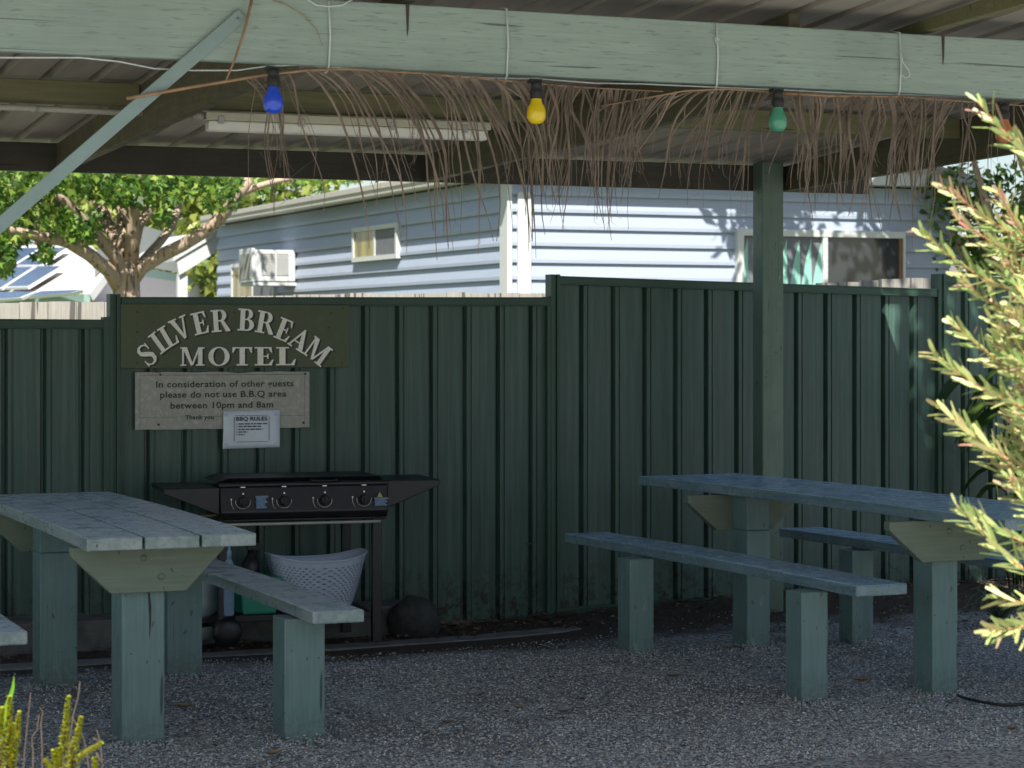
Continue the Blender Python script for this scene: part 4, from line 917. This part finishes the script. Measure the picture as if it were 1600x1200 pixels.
def spread_tree():
    rnd = random.Random(9); o = far(200, 713, 28); o.z = 0
    root = thing('spreading_tree', o, 'spreading tree with pale brown multiple limbs left of the cabin', 'tree')
    def path(px, z0=28, dz=0): n = len(px); return [far(u, v, z0+dz*i/(n-1))-o for i, (u, v) in enumerate(px)]
    t = MB(); t.tube([Vector((0, 0, -.2))]+path([(199, 600), (198, 470), (197, 430), (198, 405)]), [.24, .20, .17, .165, .15], 12)
    t.build('trunk', M['bark'], root)
    L = [([(190, 455), (172, 425), (140, 398), (105, 377), (70, 370), (35, 364), (-10, 352)], [.09, .09, .085, .08, .06, .055, .04], -1.5),
         ([(100, 376), (82, 365), (68, 352), (58, 340)], [.06, .05, .045, .03], 1.5),
         ([(194, 440), (180, 400), (160, 378), (140, 358), (120, 336), (104, 318), (84, 306), (60, 285)], [.09, .085, .08, .08, .075, .07, .065, .05], -1),
         ([(195, 420), (184, 380), (170, 352), (157, 325), (146, 296), (136, 262), (120, 200)], [.08, .08, .08, .075, .07, .06, .05], 1.5),
         ([(200, 420), (196, 370), (195, 330), (190, 290), (180, 250), (172, 200)], [.12, .11, .10, .08, .07, .05], 1),
         ([(204, 420), (207, 370), (208, 330), (220, 300), (225, 250)], [.10, .09, .08, .07, .05], -.5),
         ([(206, 400), (216, 355), (232, 330), (245, 300), (262, 260)], [.07, .065, .06, .05, .04], .5),
         ([(208, 430), (225, 405), (250, 378), (268, 355), (280, 318), (296, 280)], [.055, .055, .055, .055, .05, .04], 2),
         ([(206, 440), (222, 418), (250, 400), (285, 383), (320, 362), (345, 340), (372, 305), (390, 280)], [.09, .085, .085, .08, .075, .075, .07, .06], -.5),
         ([(372, 305), (400, 292), (432, 283), (470, 276)], [.045, .04, .035, .03], 0)]
    for px, r, dz in L: b = MB(); b.tube(path(px, 28, dz), r, 10); b.build('limb', M['bark'], root)
    pts = []
    def blob(u, v, ru, rv, n, zr=1.6, z=28):
        for _ in range(int(n*1.5)):
            a = rnd.uniform(0, 6.283); q = rnd.random()**.5
            pts.append(far(u+ru*q*math.cos(a), v+rv*q*math.sin(a), z+rnd.uniform(-zr, zr))-o)
    for u, v, ru, rv, n in ((40, 288, 60, 26, 480), (110, 285, 55, 20, 330), (175, 282, 50, 18, 300), (250, 295, 50, 24, 420), (330, 285, 50, 18, 300), (400, 278, 55, 14, 240), (470, 276, 55, 10, 200), (530, 276, 40, 8, 110),
                            (20, 340, 34, 50, 420), (8, 395, 16, 36, 190), (95, 345, 32, 24, 240), (125, 362, 24, 22, 170), (150, 340, 12, 20, 40), (208, 312, 46, 9, 130), (258, 330, 12, 20, 60), (345, 315, 26, 14, 120), (70, 395, 18, 12, 40), (185, 300, 60, 14, 260)):
        blob(u, v, ru, rv, n, z=34 if u >= 400 else 28)
    for _ in range(5200):                          # the rest of the crown, above the pavilion roof
        a = rnd.uniform(0, 6.283); q = rnd.random()**.5; pts.append(Vector((-1.6+3.1*q*math.cos(a), 2.6*q*math.sin(a), 4.6+rnd.uniform(-1.0, 3.2)*(1-.5*q))))
    vs, fs = leaf_cloud(pts, .125, rnd); m = MB(); m.add(vs, fs); m.build('crown', M['leaf_a'], root)
spread_tree()
def tree(label, u, Z, h, r, mat, n, size, seed, at=None, lean=(0, 0, 0)):
    rnd = random.Random(seed); o = Vector((at[0], at[1], 0)) if at else far(u, 600, Z); o.z = -.2; lean = Vector(lean); root = thing('leafy_tree', o, label, 'tree', None)
    t = MB(); t.tube([Vector((0, 0, -.1)), Vector((.05, 0, h*.3)), Vector((0, .1, h*.6))+lean*.8], [.2, .15, .08], 8)
    for k in range(5):
        a = k*1.3; t.tube([(.03, 0, h*(.2+.08*k)), Vector((r*.4*math.cos(a), r*.4*math.sin(a), h*(.4+.08*k)))+lean*.5, Vector((r*.7*math.cos(a), r*.7*math.sin(a), h*(.5+.08*k)))+lean], [.09, .06, .03], 6)
    t.build('trunk', M['bark'], root); pts = []; cl = [(Vector((rnd.gauss(0, r*.45), rnd.gauss(0, r*.45), h*.55+rnd.gauss(0, h*(.2 if at is None else .1))))+lean, r*rnd.uniform(.22, .42)) for _ in range(26)]
    for _ in range(n):
        c, cr = rnd.choice(cl); d = Vector((rnd.gauss(0, 1), rnd.gauss(0, 1), rnd.gauss(0, 1))).normalized(); p = c+d*cr*rnd.random()**.4
        if p.z > .2: pts.append(p)
    vs, fs = leaf_cloud(pts, size, rnd, False); m = MB(); m.add(vs, fs); m.build('crown', mat, root)
tree('sunny yellow green tree behind the limbs of the spreading tree', 255, 52, 8.5, 3.6, M['leaf_b'], 5200, .34, 1)
tree('yellow green tree far behind the solar panel roof', 60, 60, 9.5, 4.6, M['leaf_b'], 5200, .36, 2)
tree('green tree beyond the cabin gutter, left of centre', 400, 58, 9, 4.2, M['leaf_a'], 4800, .34, 3)
tree('tall dark tree shading the right end of the cabin, behind the flowering shrub', 0, 1, 7.6, 2.1, M['leaf_c'], 15000, .2, 5, (14.9, 20.4), (-1.5, -.3, 1.7))
tree('green bush at the far right behind the fence', 0, 1, 4.4, 1.0, M['leaf_a'], 2600, .13, 9, (15.2, 22.0), (-.3, 0, .45))
tree('unseen leafy tree added over the pavilion roof to dapple the fence', 0, 1, 7.6, 2.0, M['leaf_c'], 4600, .17, 6, (9.3, 8.4), (-2.9, 0, 1.6))  # out of view, added to shade and dapple the right fence panels
def shed():
    p = far(1506, 440, 29); root = thing('garden_shed', (p.x, p.y, 0), 'small pale shed almost hidden by the flowering shrub at the right', 'shed')
    MB().box(0, 1.9, 0, 1.5, -.5, 2.72).build('wall', M['grey_wall'], root); MB().box(-.1, 2.0, -.12, 1.6, 2.722, 2.85).build('roof', M['trim'], root, .01)
    f = MB().box(.15, 1.25, -.03, -.001, 2.0, 2.5).build('window', M['trim'], root); MB().box(.21, 1.19, -.036, -.031, 2.06, 2.44).build('pane', M['glass'], f)
shed()

# ---------------------------------------------------------------- planting near the camera and by the fence
M['needle'] = leafy('grey_green_needles', [(.13, .20, .055), (.28, .38, .12), (.38, .47, .16), (.46, .52, .19), (.50, .50, .20), (.26, .20, .09)], .45, .3)
M['needle_pink'] = leafy('pink_tip_needles', [(.42, .17, .14), (.42, .27, .19), (.36, .33, .16)], .45, .3)
M['stem_red'] = plain('orange_red_stem', (.36, .19, .085), .55, var=.3, scale=40)
def needle_shrub():
    rnd = random.Random(12); Z0 = 4.75; o = far(1730, 1100, Z0); o.z = 0
    root = thing('needle_leaf_shrub', o, 'sunlit needle leaved shrub with red stems in the right foreground', 'shrub')
    st = MB(); nd = MB(); pk = MB(); right = Vector((CS, -SN, 0)); fwd = Vector((SN, CS, 0)); P = lambda u, v, z: far(u, v, z)-o
    def leaf(mb, b, d, n_, L, wd):
        a = d.cross(n_).normalized()*wd*.5; cv = rnd.uniform(-.04, .22); e = b+d*L+n_*L*cv; c = b+d*L*.55+n_*L*(.06+cv*.3)
        k = len(mb.v); mb.v += [tuple(q) for q in (b-a*.45, b+a*.45, c+a, e+a*.55+n_*L*.04, e-a*.55+n_*L*.04, c-a)]; mb.f += [(k, k+1, k+2, k+5), (k+5, k+2, k+3, k+4)]; mb.sm += [False]*2
    def spray(tip, base, z, dens=1.0, pink=.12, Ls=1.0):
        (tu, tv), (bu, bv) = tip, base; z2 = z+rnd.uniform(-.12, .2); n = 9
        mu, mv = (tu+bu)/2, (tv+bv)/2+rnd.uniform(6, 20); pts = []
        for i in range(n):
            t = i/(n-1); pts.append(P((1-t)**2*bu+2*t*(1-t)*mu+t*t*tu, (1-t)**2*bv+2*t*(1-t)*mv+t*t*tv, z2+(z-z2)*t))
        st.tube(pts, [.0031-.0020*i/(n-1) for i in range(n)], 6)
        ln = sum((b-a).length for a, b in zip(pts, pts[1:])); cnt = int(ln/.0072*dens)
        for k in range(cnt):
            t = k/max(1, cnt-1)*(n-1); i = min(n-2, int(t)); b = pts[i].lerp(pts[i+1], t-i); ax = (pts[i+1]-pts[i]).normalized(); s1 = ax.cross(fwd).normalized(); s2 = ax.cross(s1)
            a = k*2.4+rnd.uniform(-.4, .4); rad = (s1*math.cos(a)+s2*math.sin(a)); tt = t/(n-1)
            d = (ax*rnd.uniform(.75, 1.15)+rad*rnd.uniform(.75, 1.0)).normalized(); L = Ls*rnd.choice((rnd.uniform(.03, .045), rnd.uniform(.045, .064), rnd.uniform(.045, .06)))*(1-.45*max(0, tt-.75)/.25)
            nn = (ax-d*ax.dot(d)).normalized()
            leaf(pk if (tt > .5 and rnd.random() < pink) else nd, b, d, nn, L, rnd.uniform(.008, .0125))
    main = [((1527, 158), (1622, 250), 4.6, .25), ((1473, 290), (1612, 385), 4.75, .55), ((1440, 362), (1575, 452), 4.7, .1), ((1497, 340), (1600, 400), 4.9, .5), ((1558, 300), (1640, 420), 5.0, .4), ((1500, 432), (1620, 520), 4.8, .1),
            ((1488, 505), (1600, 590), 4.75, .05), ((1458, 552), (1610, 640), 4.65, .05), ((1468, 636), (1575, 718), 4.7, .1), ((1490, 655), (1620, 740), 4.8, .05), ((1530, 690), (1625, 800), 4.95, .1), ((1494, 788), (1612, 900), 4.6, .05),
            ((1520, 800), (1640, 860), 4.7, .05), ((1546, 985), (1660, 962), 4.55, .05), ((1550, 930), (1660, 945), 4.75, .05), ((1575, 745), (1680, 860), 4.7, .2), ((1590, 215), (1660, 330), 4.8, .3)]
    for tip, base, z, pk_ in main: spray(tip, base, z, 1.0, pk_, 1.08)
    for _ in range(78):                            # the body of the shrub, thick at the frame's edge
        v = rnd.choice((rnd.uniform(340, 720), rnd.uniform(380, 680), rnd.uniform(250, 900))); u = rnd.uniform(1545, 1690)+(30 if v > 720 or v < 330 else 0)
        spray((u, v), (u+rnd.uniform(55, 120), v+rnd.uniform(40, 120)), 4.8+rnd.uniform(-.1, .5), .9, rnd.choice((.02, .05, .25)))
    for k in range(9):
        st.tube([Vector((rnd.uniform(-.05, .05), 0, .0)), P(1720+rnd.uniform(-20, 40), 900-k*40, 4.85), P(1640+rnd.uniform(-20, 30), 820-k*65, 4.85)], [.012, .008, .005], 6)
    st.build('stems', M['stem_red'], root); nd.build('needles', M['needle'], root); pk.build('pink_needles', M['needle_pink'], root)
needle_shrub()

M['spike'] = leafy('yellow_green_scales', [(.30, .35, .010), (.46, .48, .022), (.58, .55, .05)], .5, .3)
M['twig'] = plain('dry_twig', (.075, .050, .036), .8, var=.3)
M['leaf_bright'] = leafy('bright_green_blade', [(.10, .26, .012), (.16, .34, .02)], .45, .4)
def spike_plant(label, stems, Z, seed):
    rnd = random.Random(seed); b0 = far(stems[0][-1][0], 1500, Z); o = Vector((b0.x, b0.y, 0)); root = thing('spiky_heath_plant', o, label, 'plant', 'yellow green heath plants in the left foreground')
    sc = MB(); st = MB()
    for pts in stems:
        P = [far(u, v, Z)-o for u, v in pts]; n = 40; Q = []
        for i in range(n+1):
            t = i/n*(len(P)-1); k = min(len(P)-2, int(t)); Q.append(P[k].lerp(P[k+1], t-k))
        st.tube([Q[0], Q[n//2], Q[-1]], [.001, .003, .004], 6); ln = sum((b-a).length for a, b in zip(Q, Q[1:])); cnt = int(ln/.00062)
        for k in range(cnt):
            t = k/cnt*n; i = min(n-1, int(t)); b = Q[i].lerp(Q[i+1], t-i); s = (b-Q[0]).length; rad = min(.018, .0014+s*.085)*rnd.uniform(.65, 1.05)*rnd.uniform(.75, 1.15); ax = (Q[i]-Q[i+1]).normalized()
            a = rnd.uniform(0, 6.283); e1 = ax.orthogonal().normalized(); e2 = ax.cross(e1); rr = e1*math.cos(a)+e2*math.sin(a); c = b+rr*rad*.5; d = (rr+ax*rnd.uniform(.2, .6)).normalized(); q = d.cross(ax).normalized()*rnd.uniform(.0022, .0034); L = rad*.5+rnd.uniform(.003, .0065)
            m0 = len(sc.v); sc.v += [tuple(x) for x in (c-q*.5, c+d*L*.6-q, c+d*L, c+d*L*.6+q, c+q*.5)]; sc.f.append((m0, m0+1, m0+2, m0+3, m0+4)); sc.sm.append(False)
    st.build('stem', M['twig'], root); sc.build('scales', M['spike'], root)
spike_plant('yellow green heath plant at the very left edge, with upright spikes', [[(15, 1088), (14, 1130), (10, 1180), (5, 1400)], [(4, 1105), (0, 1150), (-6, 1400)], [(30, 1112), (27, 1150), (16, 1200), (6, 1400)], [(20, 1130), (16, 1180), (8, 1400)], [(-8, 1120), (-10, 1400)]], 5.0, 1)
spike_plant('yellow green heath plant with a side spike leaning right, near the left corner', [[(107, 1088), (103, 1130), (98, 1180), (92, 1400)], [(127, 1120), (121, 1150), (108, 1195), (94, 1400)], [(159, 1160), (140, 1172), (118, 1186), (98, 1260), (94, 1400)], [(70, 1186), (78, 1200), (90, 1280), (92, 1400)], [(90, 1170), (95, 1195), (93, 1400)], [(148, 1183), (149, 1215), (120, 1400)], [(84, 1172), (88, 1200), (92, 1400)]], 4.9, 2)
def blade(label, px, Z, wd, seed):
    P = [far(u, v, Z) for u, v in px]; o = P[-1].copy(); right = Vector((CS, -SN, 0)); m = MB(); vs = []; n = len(P)
    for i, p in enumerate(P):
        k = wd[i]; vs += [p-o-right*k, p-o+Vector((SN, CS, 0))*k*.5, p-o+right*k]
    m.add(vs, [(i*3+j, i*3+j+1, i*3+j+4, i*3+j+3) for i in range(n-1) for j in (0, 1)], True); tag(m.build('blade_leaf', M['leaf_bright'], loc=o), label, 'leaf')
blade('bright green pointed fern leaf at the left edge', [(22, 1056), (20, 1075), (13, 1098), (5, 1120), (-8, 1180), (-10, 1400)], 5.2, [.0005, .004, .0065, .008, .008, .004], 1)
tw = [('thin straight dry twig among the heath plants', [(48, 1082), (44, 1120), (38, 1180), (30, 1400)]), ('kinked dry twig at the left corner', [(61, 1116), (58, 1140), (50, 1152), (52, 1180), (46, 1400)]), ('dry twig with a hooked top at the left corner', [(62, 1106), (67, 1112), (64, 1130), (66, 1170), (66, 1400)]),
      ('pale dry twig leaning over the tallest spike', [(125, 1065), (122, 1090), (115, 1115), (108, 1160), (100, 1400)]), ('dry twig bending behind the leaning spike', [(112, 1120), (128, 1145), (136, 1175), (139, 1205), (130, 1400)]), ('forked reddish dry twig right of the heath plants', [(151, 1140), (157, 1160), (160, 1195), (150, 1400)])]
for lab, px in tw:
    P = [far(u, v, 5.15) for u, v in px]; m = MB(); m.tube(P, [.0008, .0012, .0016, .0018, .002][:len(P)], 6)
    if 'forked' in lab: m.tube([P[1], far(145, 1153, 5.15)], [.0018, .0012], 6); m.tube([P[2], far(150, 1175, 5.15)], [.002, .0012], 6)
    tag(m.build('dry_twig', M['twig']), lab, 'twig', 'dry twigs in the left foreground')

# strap leaved plant and broad leaved plant by the fence on the right
M['strap'] = leafy('blue_green_straps', [(.05, .10, .06), (.09, .15, .09), (.15, .18, .10)], .4, .25)
def strap_plant():
    p = on_z(1560, 965, .04); rnd = random.Random(6); root = thing('strap_leaf_plant', (p.x, p.y, .02), 'clump of thin arching strap leaves beyond the right table legs', 'plant')
    m = MB()
    for k in range(46):
        a = rnd.uniform(0, 6.283); r = rnd.uniform(.15, .42); h = rnd.uniform(.15, .38); P = []; n = 9; b = Vector((rnd.uniform(-.04, .04), rnd.uniform(-.04, .04), 0)); d = Vector((math.cos(a), math.sin(a), 0)); q = Vector((-d.y, d.x, 0)); vs = []
        for i in range(n):
            t = i/(n-1); c = b+d*r*t+Vector((0, 0, h*(1.9*t-1.75*t*t*(.7+.5*rnd.random()*0+.3)))); wv = .0055*(1-t**2)+.0004; vs += [c-q*wv, c+Vector((0, 0, -wv*.6)), c+q*wv]
        m.add(vs, [(i*3+j, i*3+j+1, i*3+j+4, i*3+j+3) for i in range(n-1) for j in (0, 1)], True)
    m.build('leaves', M['strap'], root)
strap_plant()
def broad_plant():
    p = on_y(1590, 900, 11.0); rnd = random.Random(8); root = thing('broad_leaf_plant', (p.x, 11.0, .03), 'dark broad leaved plant against the fence behind the right table', 'plant')
    m = MB(); st = MB()
    for k in range(15):
        a = rnd.uniform(2.0, 4.9) if k < 9 else rnd.uniform(0, 6.28); h = rnd.uniform(.55, 1.25); L = rnd.uniform(.26, .42); d = Vector((math.cos(a), math.sin(a)*.6, 0)); b = Vector((rnd.uniform(-.1, .1), rnd.uniform(-.08, .08), 0)); s = b+d*rnd.uniform(.05, .2)+Vector((0, 0, h)); st.tube([b, (b+s)/2+Vector((0, 0, .05)), s], .006, 6); q = Vector((-d.y, d.x, 0)); vs = []; n = 8
        for i in range(n):
            t = i/(n-1); c = s+d*L*t+Vector((0, 0, .10*math.sin(t*2)-.30*t*t)); wv = .07*math.sin(math.pi*min(1, t*.93+.05))**.8+.002; vs += [c-q*wv+Vector((0, 0, .02)), c, c+q*wv+Vector((0, 0, .02))]
        m.add(vs, [(i*3+j, i*3+j+1, i*3+j+4, i*3+j+3) for i in range(n-1) for j in (0, 1)], True)
    st.build('stem', M['leaf_c'], root); m.build('leaves', M['leaf_c'], root)
broad_plant()

# ---------------------------------------------------------------- litter, hose
M['dead_leaf'] = plain('dead_leaf', (.16, .115, .08), .75, var=.4, scale=25)
M['dead_leaf_grey'] = plain('grey_dead_leaf', (.27, .24, .22), .75, var=.3, scale=25)
M['dead_leaf_tan'] = plain('tan_dead_leaf', (.30, .20, .10), .75, var=.3, scale=25)
LV = [(882, 1117, .10, 'grey', 'grey curled dead leaf in the middle of the gravel'), (810, 1111, .06, 'tan', 'tan dead leaf just left of the grey curled leaf'), (745, 1040, .06, 'grey', 'grey dead leaf on the gravel in front of the edging strip'), (1345, 1068, .08, 'tan', 'brown dead leaf between the legs of the right table and bench'), (1135, 1017, .06, 'tan', 'tan dead leaf behind the long right bench'),
      (288, 1110, .09, 'tan', 'tan dead leaf between the left table and its bench'), (428, 1184, .08, 'tan', 'brown dead leaf at the bottom of the view near the bench leg'), (1052, 1062, .07, 'brown', 'dark dead leaf in front of the right bench far leg'), (1240, 1000, .08, 'brown', 'dark dead leaf under the right table'), (1582, 1145, .06, 'brown', 'reddish dead leaf at the lower right edge'), (700, 1135, .06, 'brown', 'small dark dead leaf left of centre on the gravel'), (1208, 1165, .04, 'brown', 'small red brown dead leaf at the bottom right of centre')]
for i, (u, v, L, c, lab) in enumerate(LV):
    p = on_z(u, v, 0); p.z = ground_z(p.x, p.y); rnd = random.Random(i); a = rnd.uniform(-.6, .6); d = Vector((math.cos(a), math.sin(a), 0)); q = Vector((-d.y, d.x, 0)); m = MB(); vs = []; n = 7
    for j in range(n):
        t = j/(n-1); wv = L*.22*math.sin(math.pi*min(.97, t*.95+.04)); cc = d*L*(t-.5)+Vector((0, 0, .012+.018*(2*t-1)**2*rnd.uniform(.3, 1))); vs += [cc-q*wv+Vector((0, 0, wv*.5)), cc, cc+q*wv+Vector((0, 0, wv*.7))]
    m.add(vs, [(j*3+k, j*3+k+1, j*3+k+4, j*3+k+3) for j in range(n-1) for k in (0, 1)], True)
    tag(m.build('dead_leaf', M[{'grey': 'dead_leaf_grey', 'tan': 'dead_leaf_tan', 'brown': 'dead_leaf'}[c]], loc=p), lab, 'leaf', 'dead leaves lying on the gravel')
def litter():
    rnd = random.Random(15); m = MB(); mt = Mat('bark_litter', (.08, .05, .03), .85); ge = N(mt.t, 'ShaderNodeNewGeometry'); mt.color(mt.ramp(ge.outputs['Random Per Island'], [(0, (.02, .014, .01)), (.5, (.07, .042, .026)), (.85, (.14, .09, .055)), (1, (.26, .2, .14))]))
    for _ in range(5200):
        x = rnd.uniform(1.5, 8.6); y = 11.36-rnd.random()**1.6*(.55 if x < 5 else .6+min(1.6, (x-5)*.9))
        if x < 4.15 and y > 11.1: continue
        if x < 4.9 and y < 10.85 and rnd.random() < .8: continue
        L = rnd.uniform(.012, .05); wv = L*rnd.uniform(.12, .4); a = rnd.uniform(0, 6.28); d = Vector((math.cos(a), math.sin(a), rnd.uniform(-.35, .35)))*L*.5; q = Vector((-math.sin(a), math.cos(a), rnd.uniform(-.5, .5)))*wv*.5; c = Vector((x, y, ground_z(x, y)+rnd.uniform(.004, .02)))
        m.add([c-d, c-q, c+d, c+q+Vector((0, 0, .004))], [(0, 1, 2), (0, 2, 3)])
    for _ in range(900):
        y = rnd.uniform(7.2, 10.7); x = y*rnd.uniform(.14, .68); t = noise.noise(Vector((x*.9, y*.9, 4)))
        if t < rnd.uniform(-.2, .5): continue
        L = rnd.uniform(.006, .035); wv = L*rnd.uniform(.1, .45); a = rnd.uniform(0, 6.28); d = Vector((math.cos(a), math.sin(a), rnd.uniform(-.15, .15)))*L*.5; q = Vector((-math.sin(a), math.cos(a), rnd.uniform(-.5, .5)))*wv*.5; c = Vector((x, y, ground_z(x, y)+rnd.uniform(.008, .018)))
        m.add([c-d, c-q, c+d, c+q+Vector((0, 0, .004))], [(0, 1, 2), (0, 2, 3)])
    tag(m.build('bark_litter', mt.m), None, None, kind='stuff')
litter()
P = [on_z(u, v, .008) for u, v in ((1498, 1087), (1512, 1092), (1535, 1097), (1570, 1102), (1600, 1100), (1640, 1096))]
m = MB(); m.tube(P, .006, 8); tag(m.build('black_hose', M['rope']), 'thin black hose on the gravel right of the table leg', 'hose')
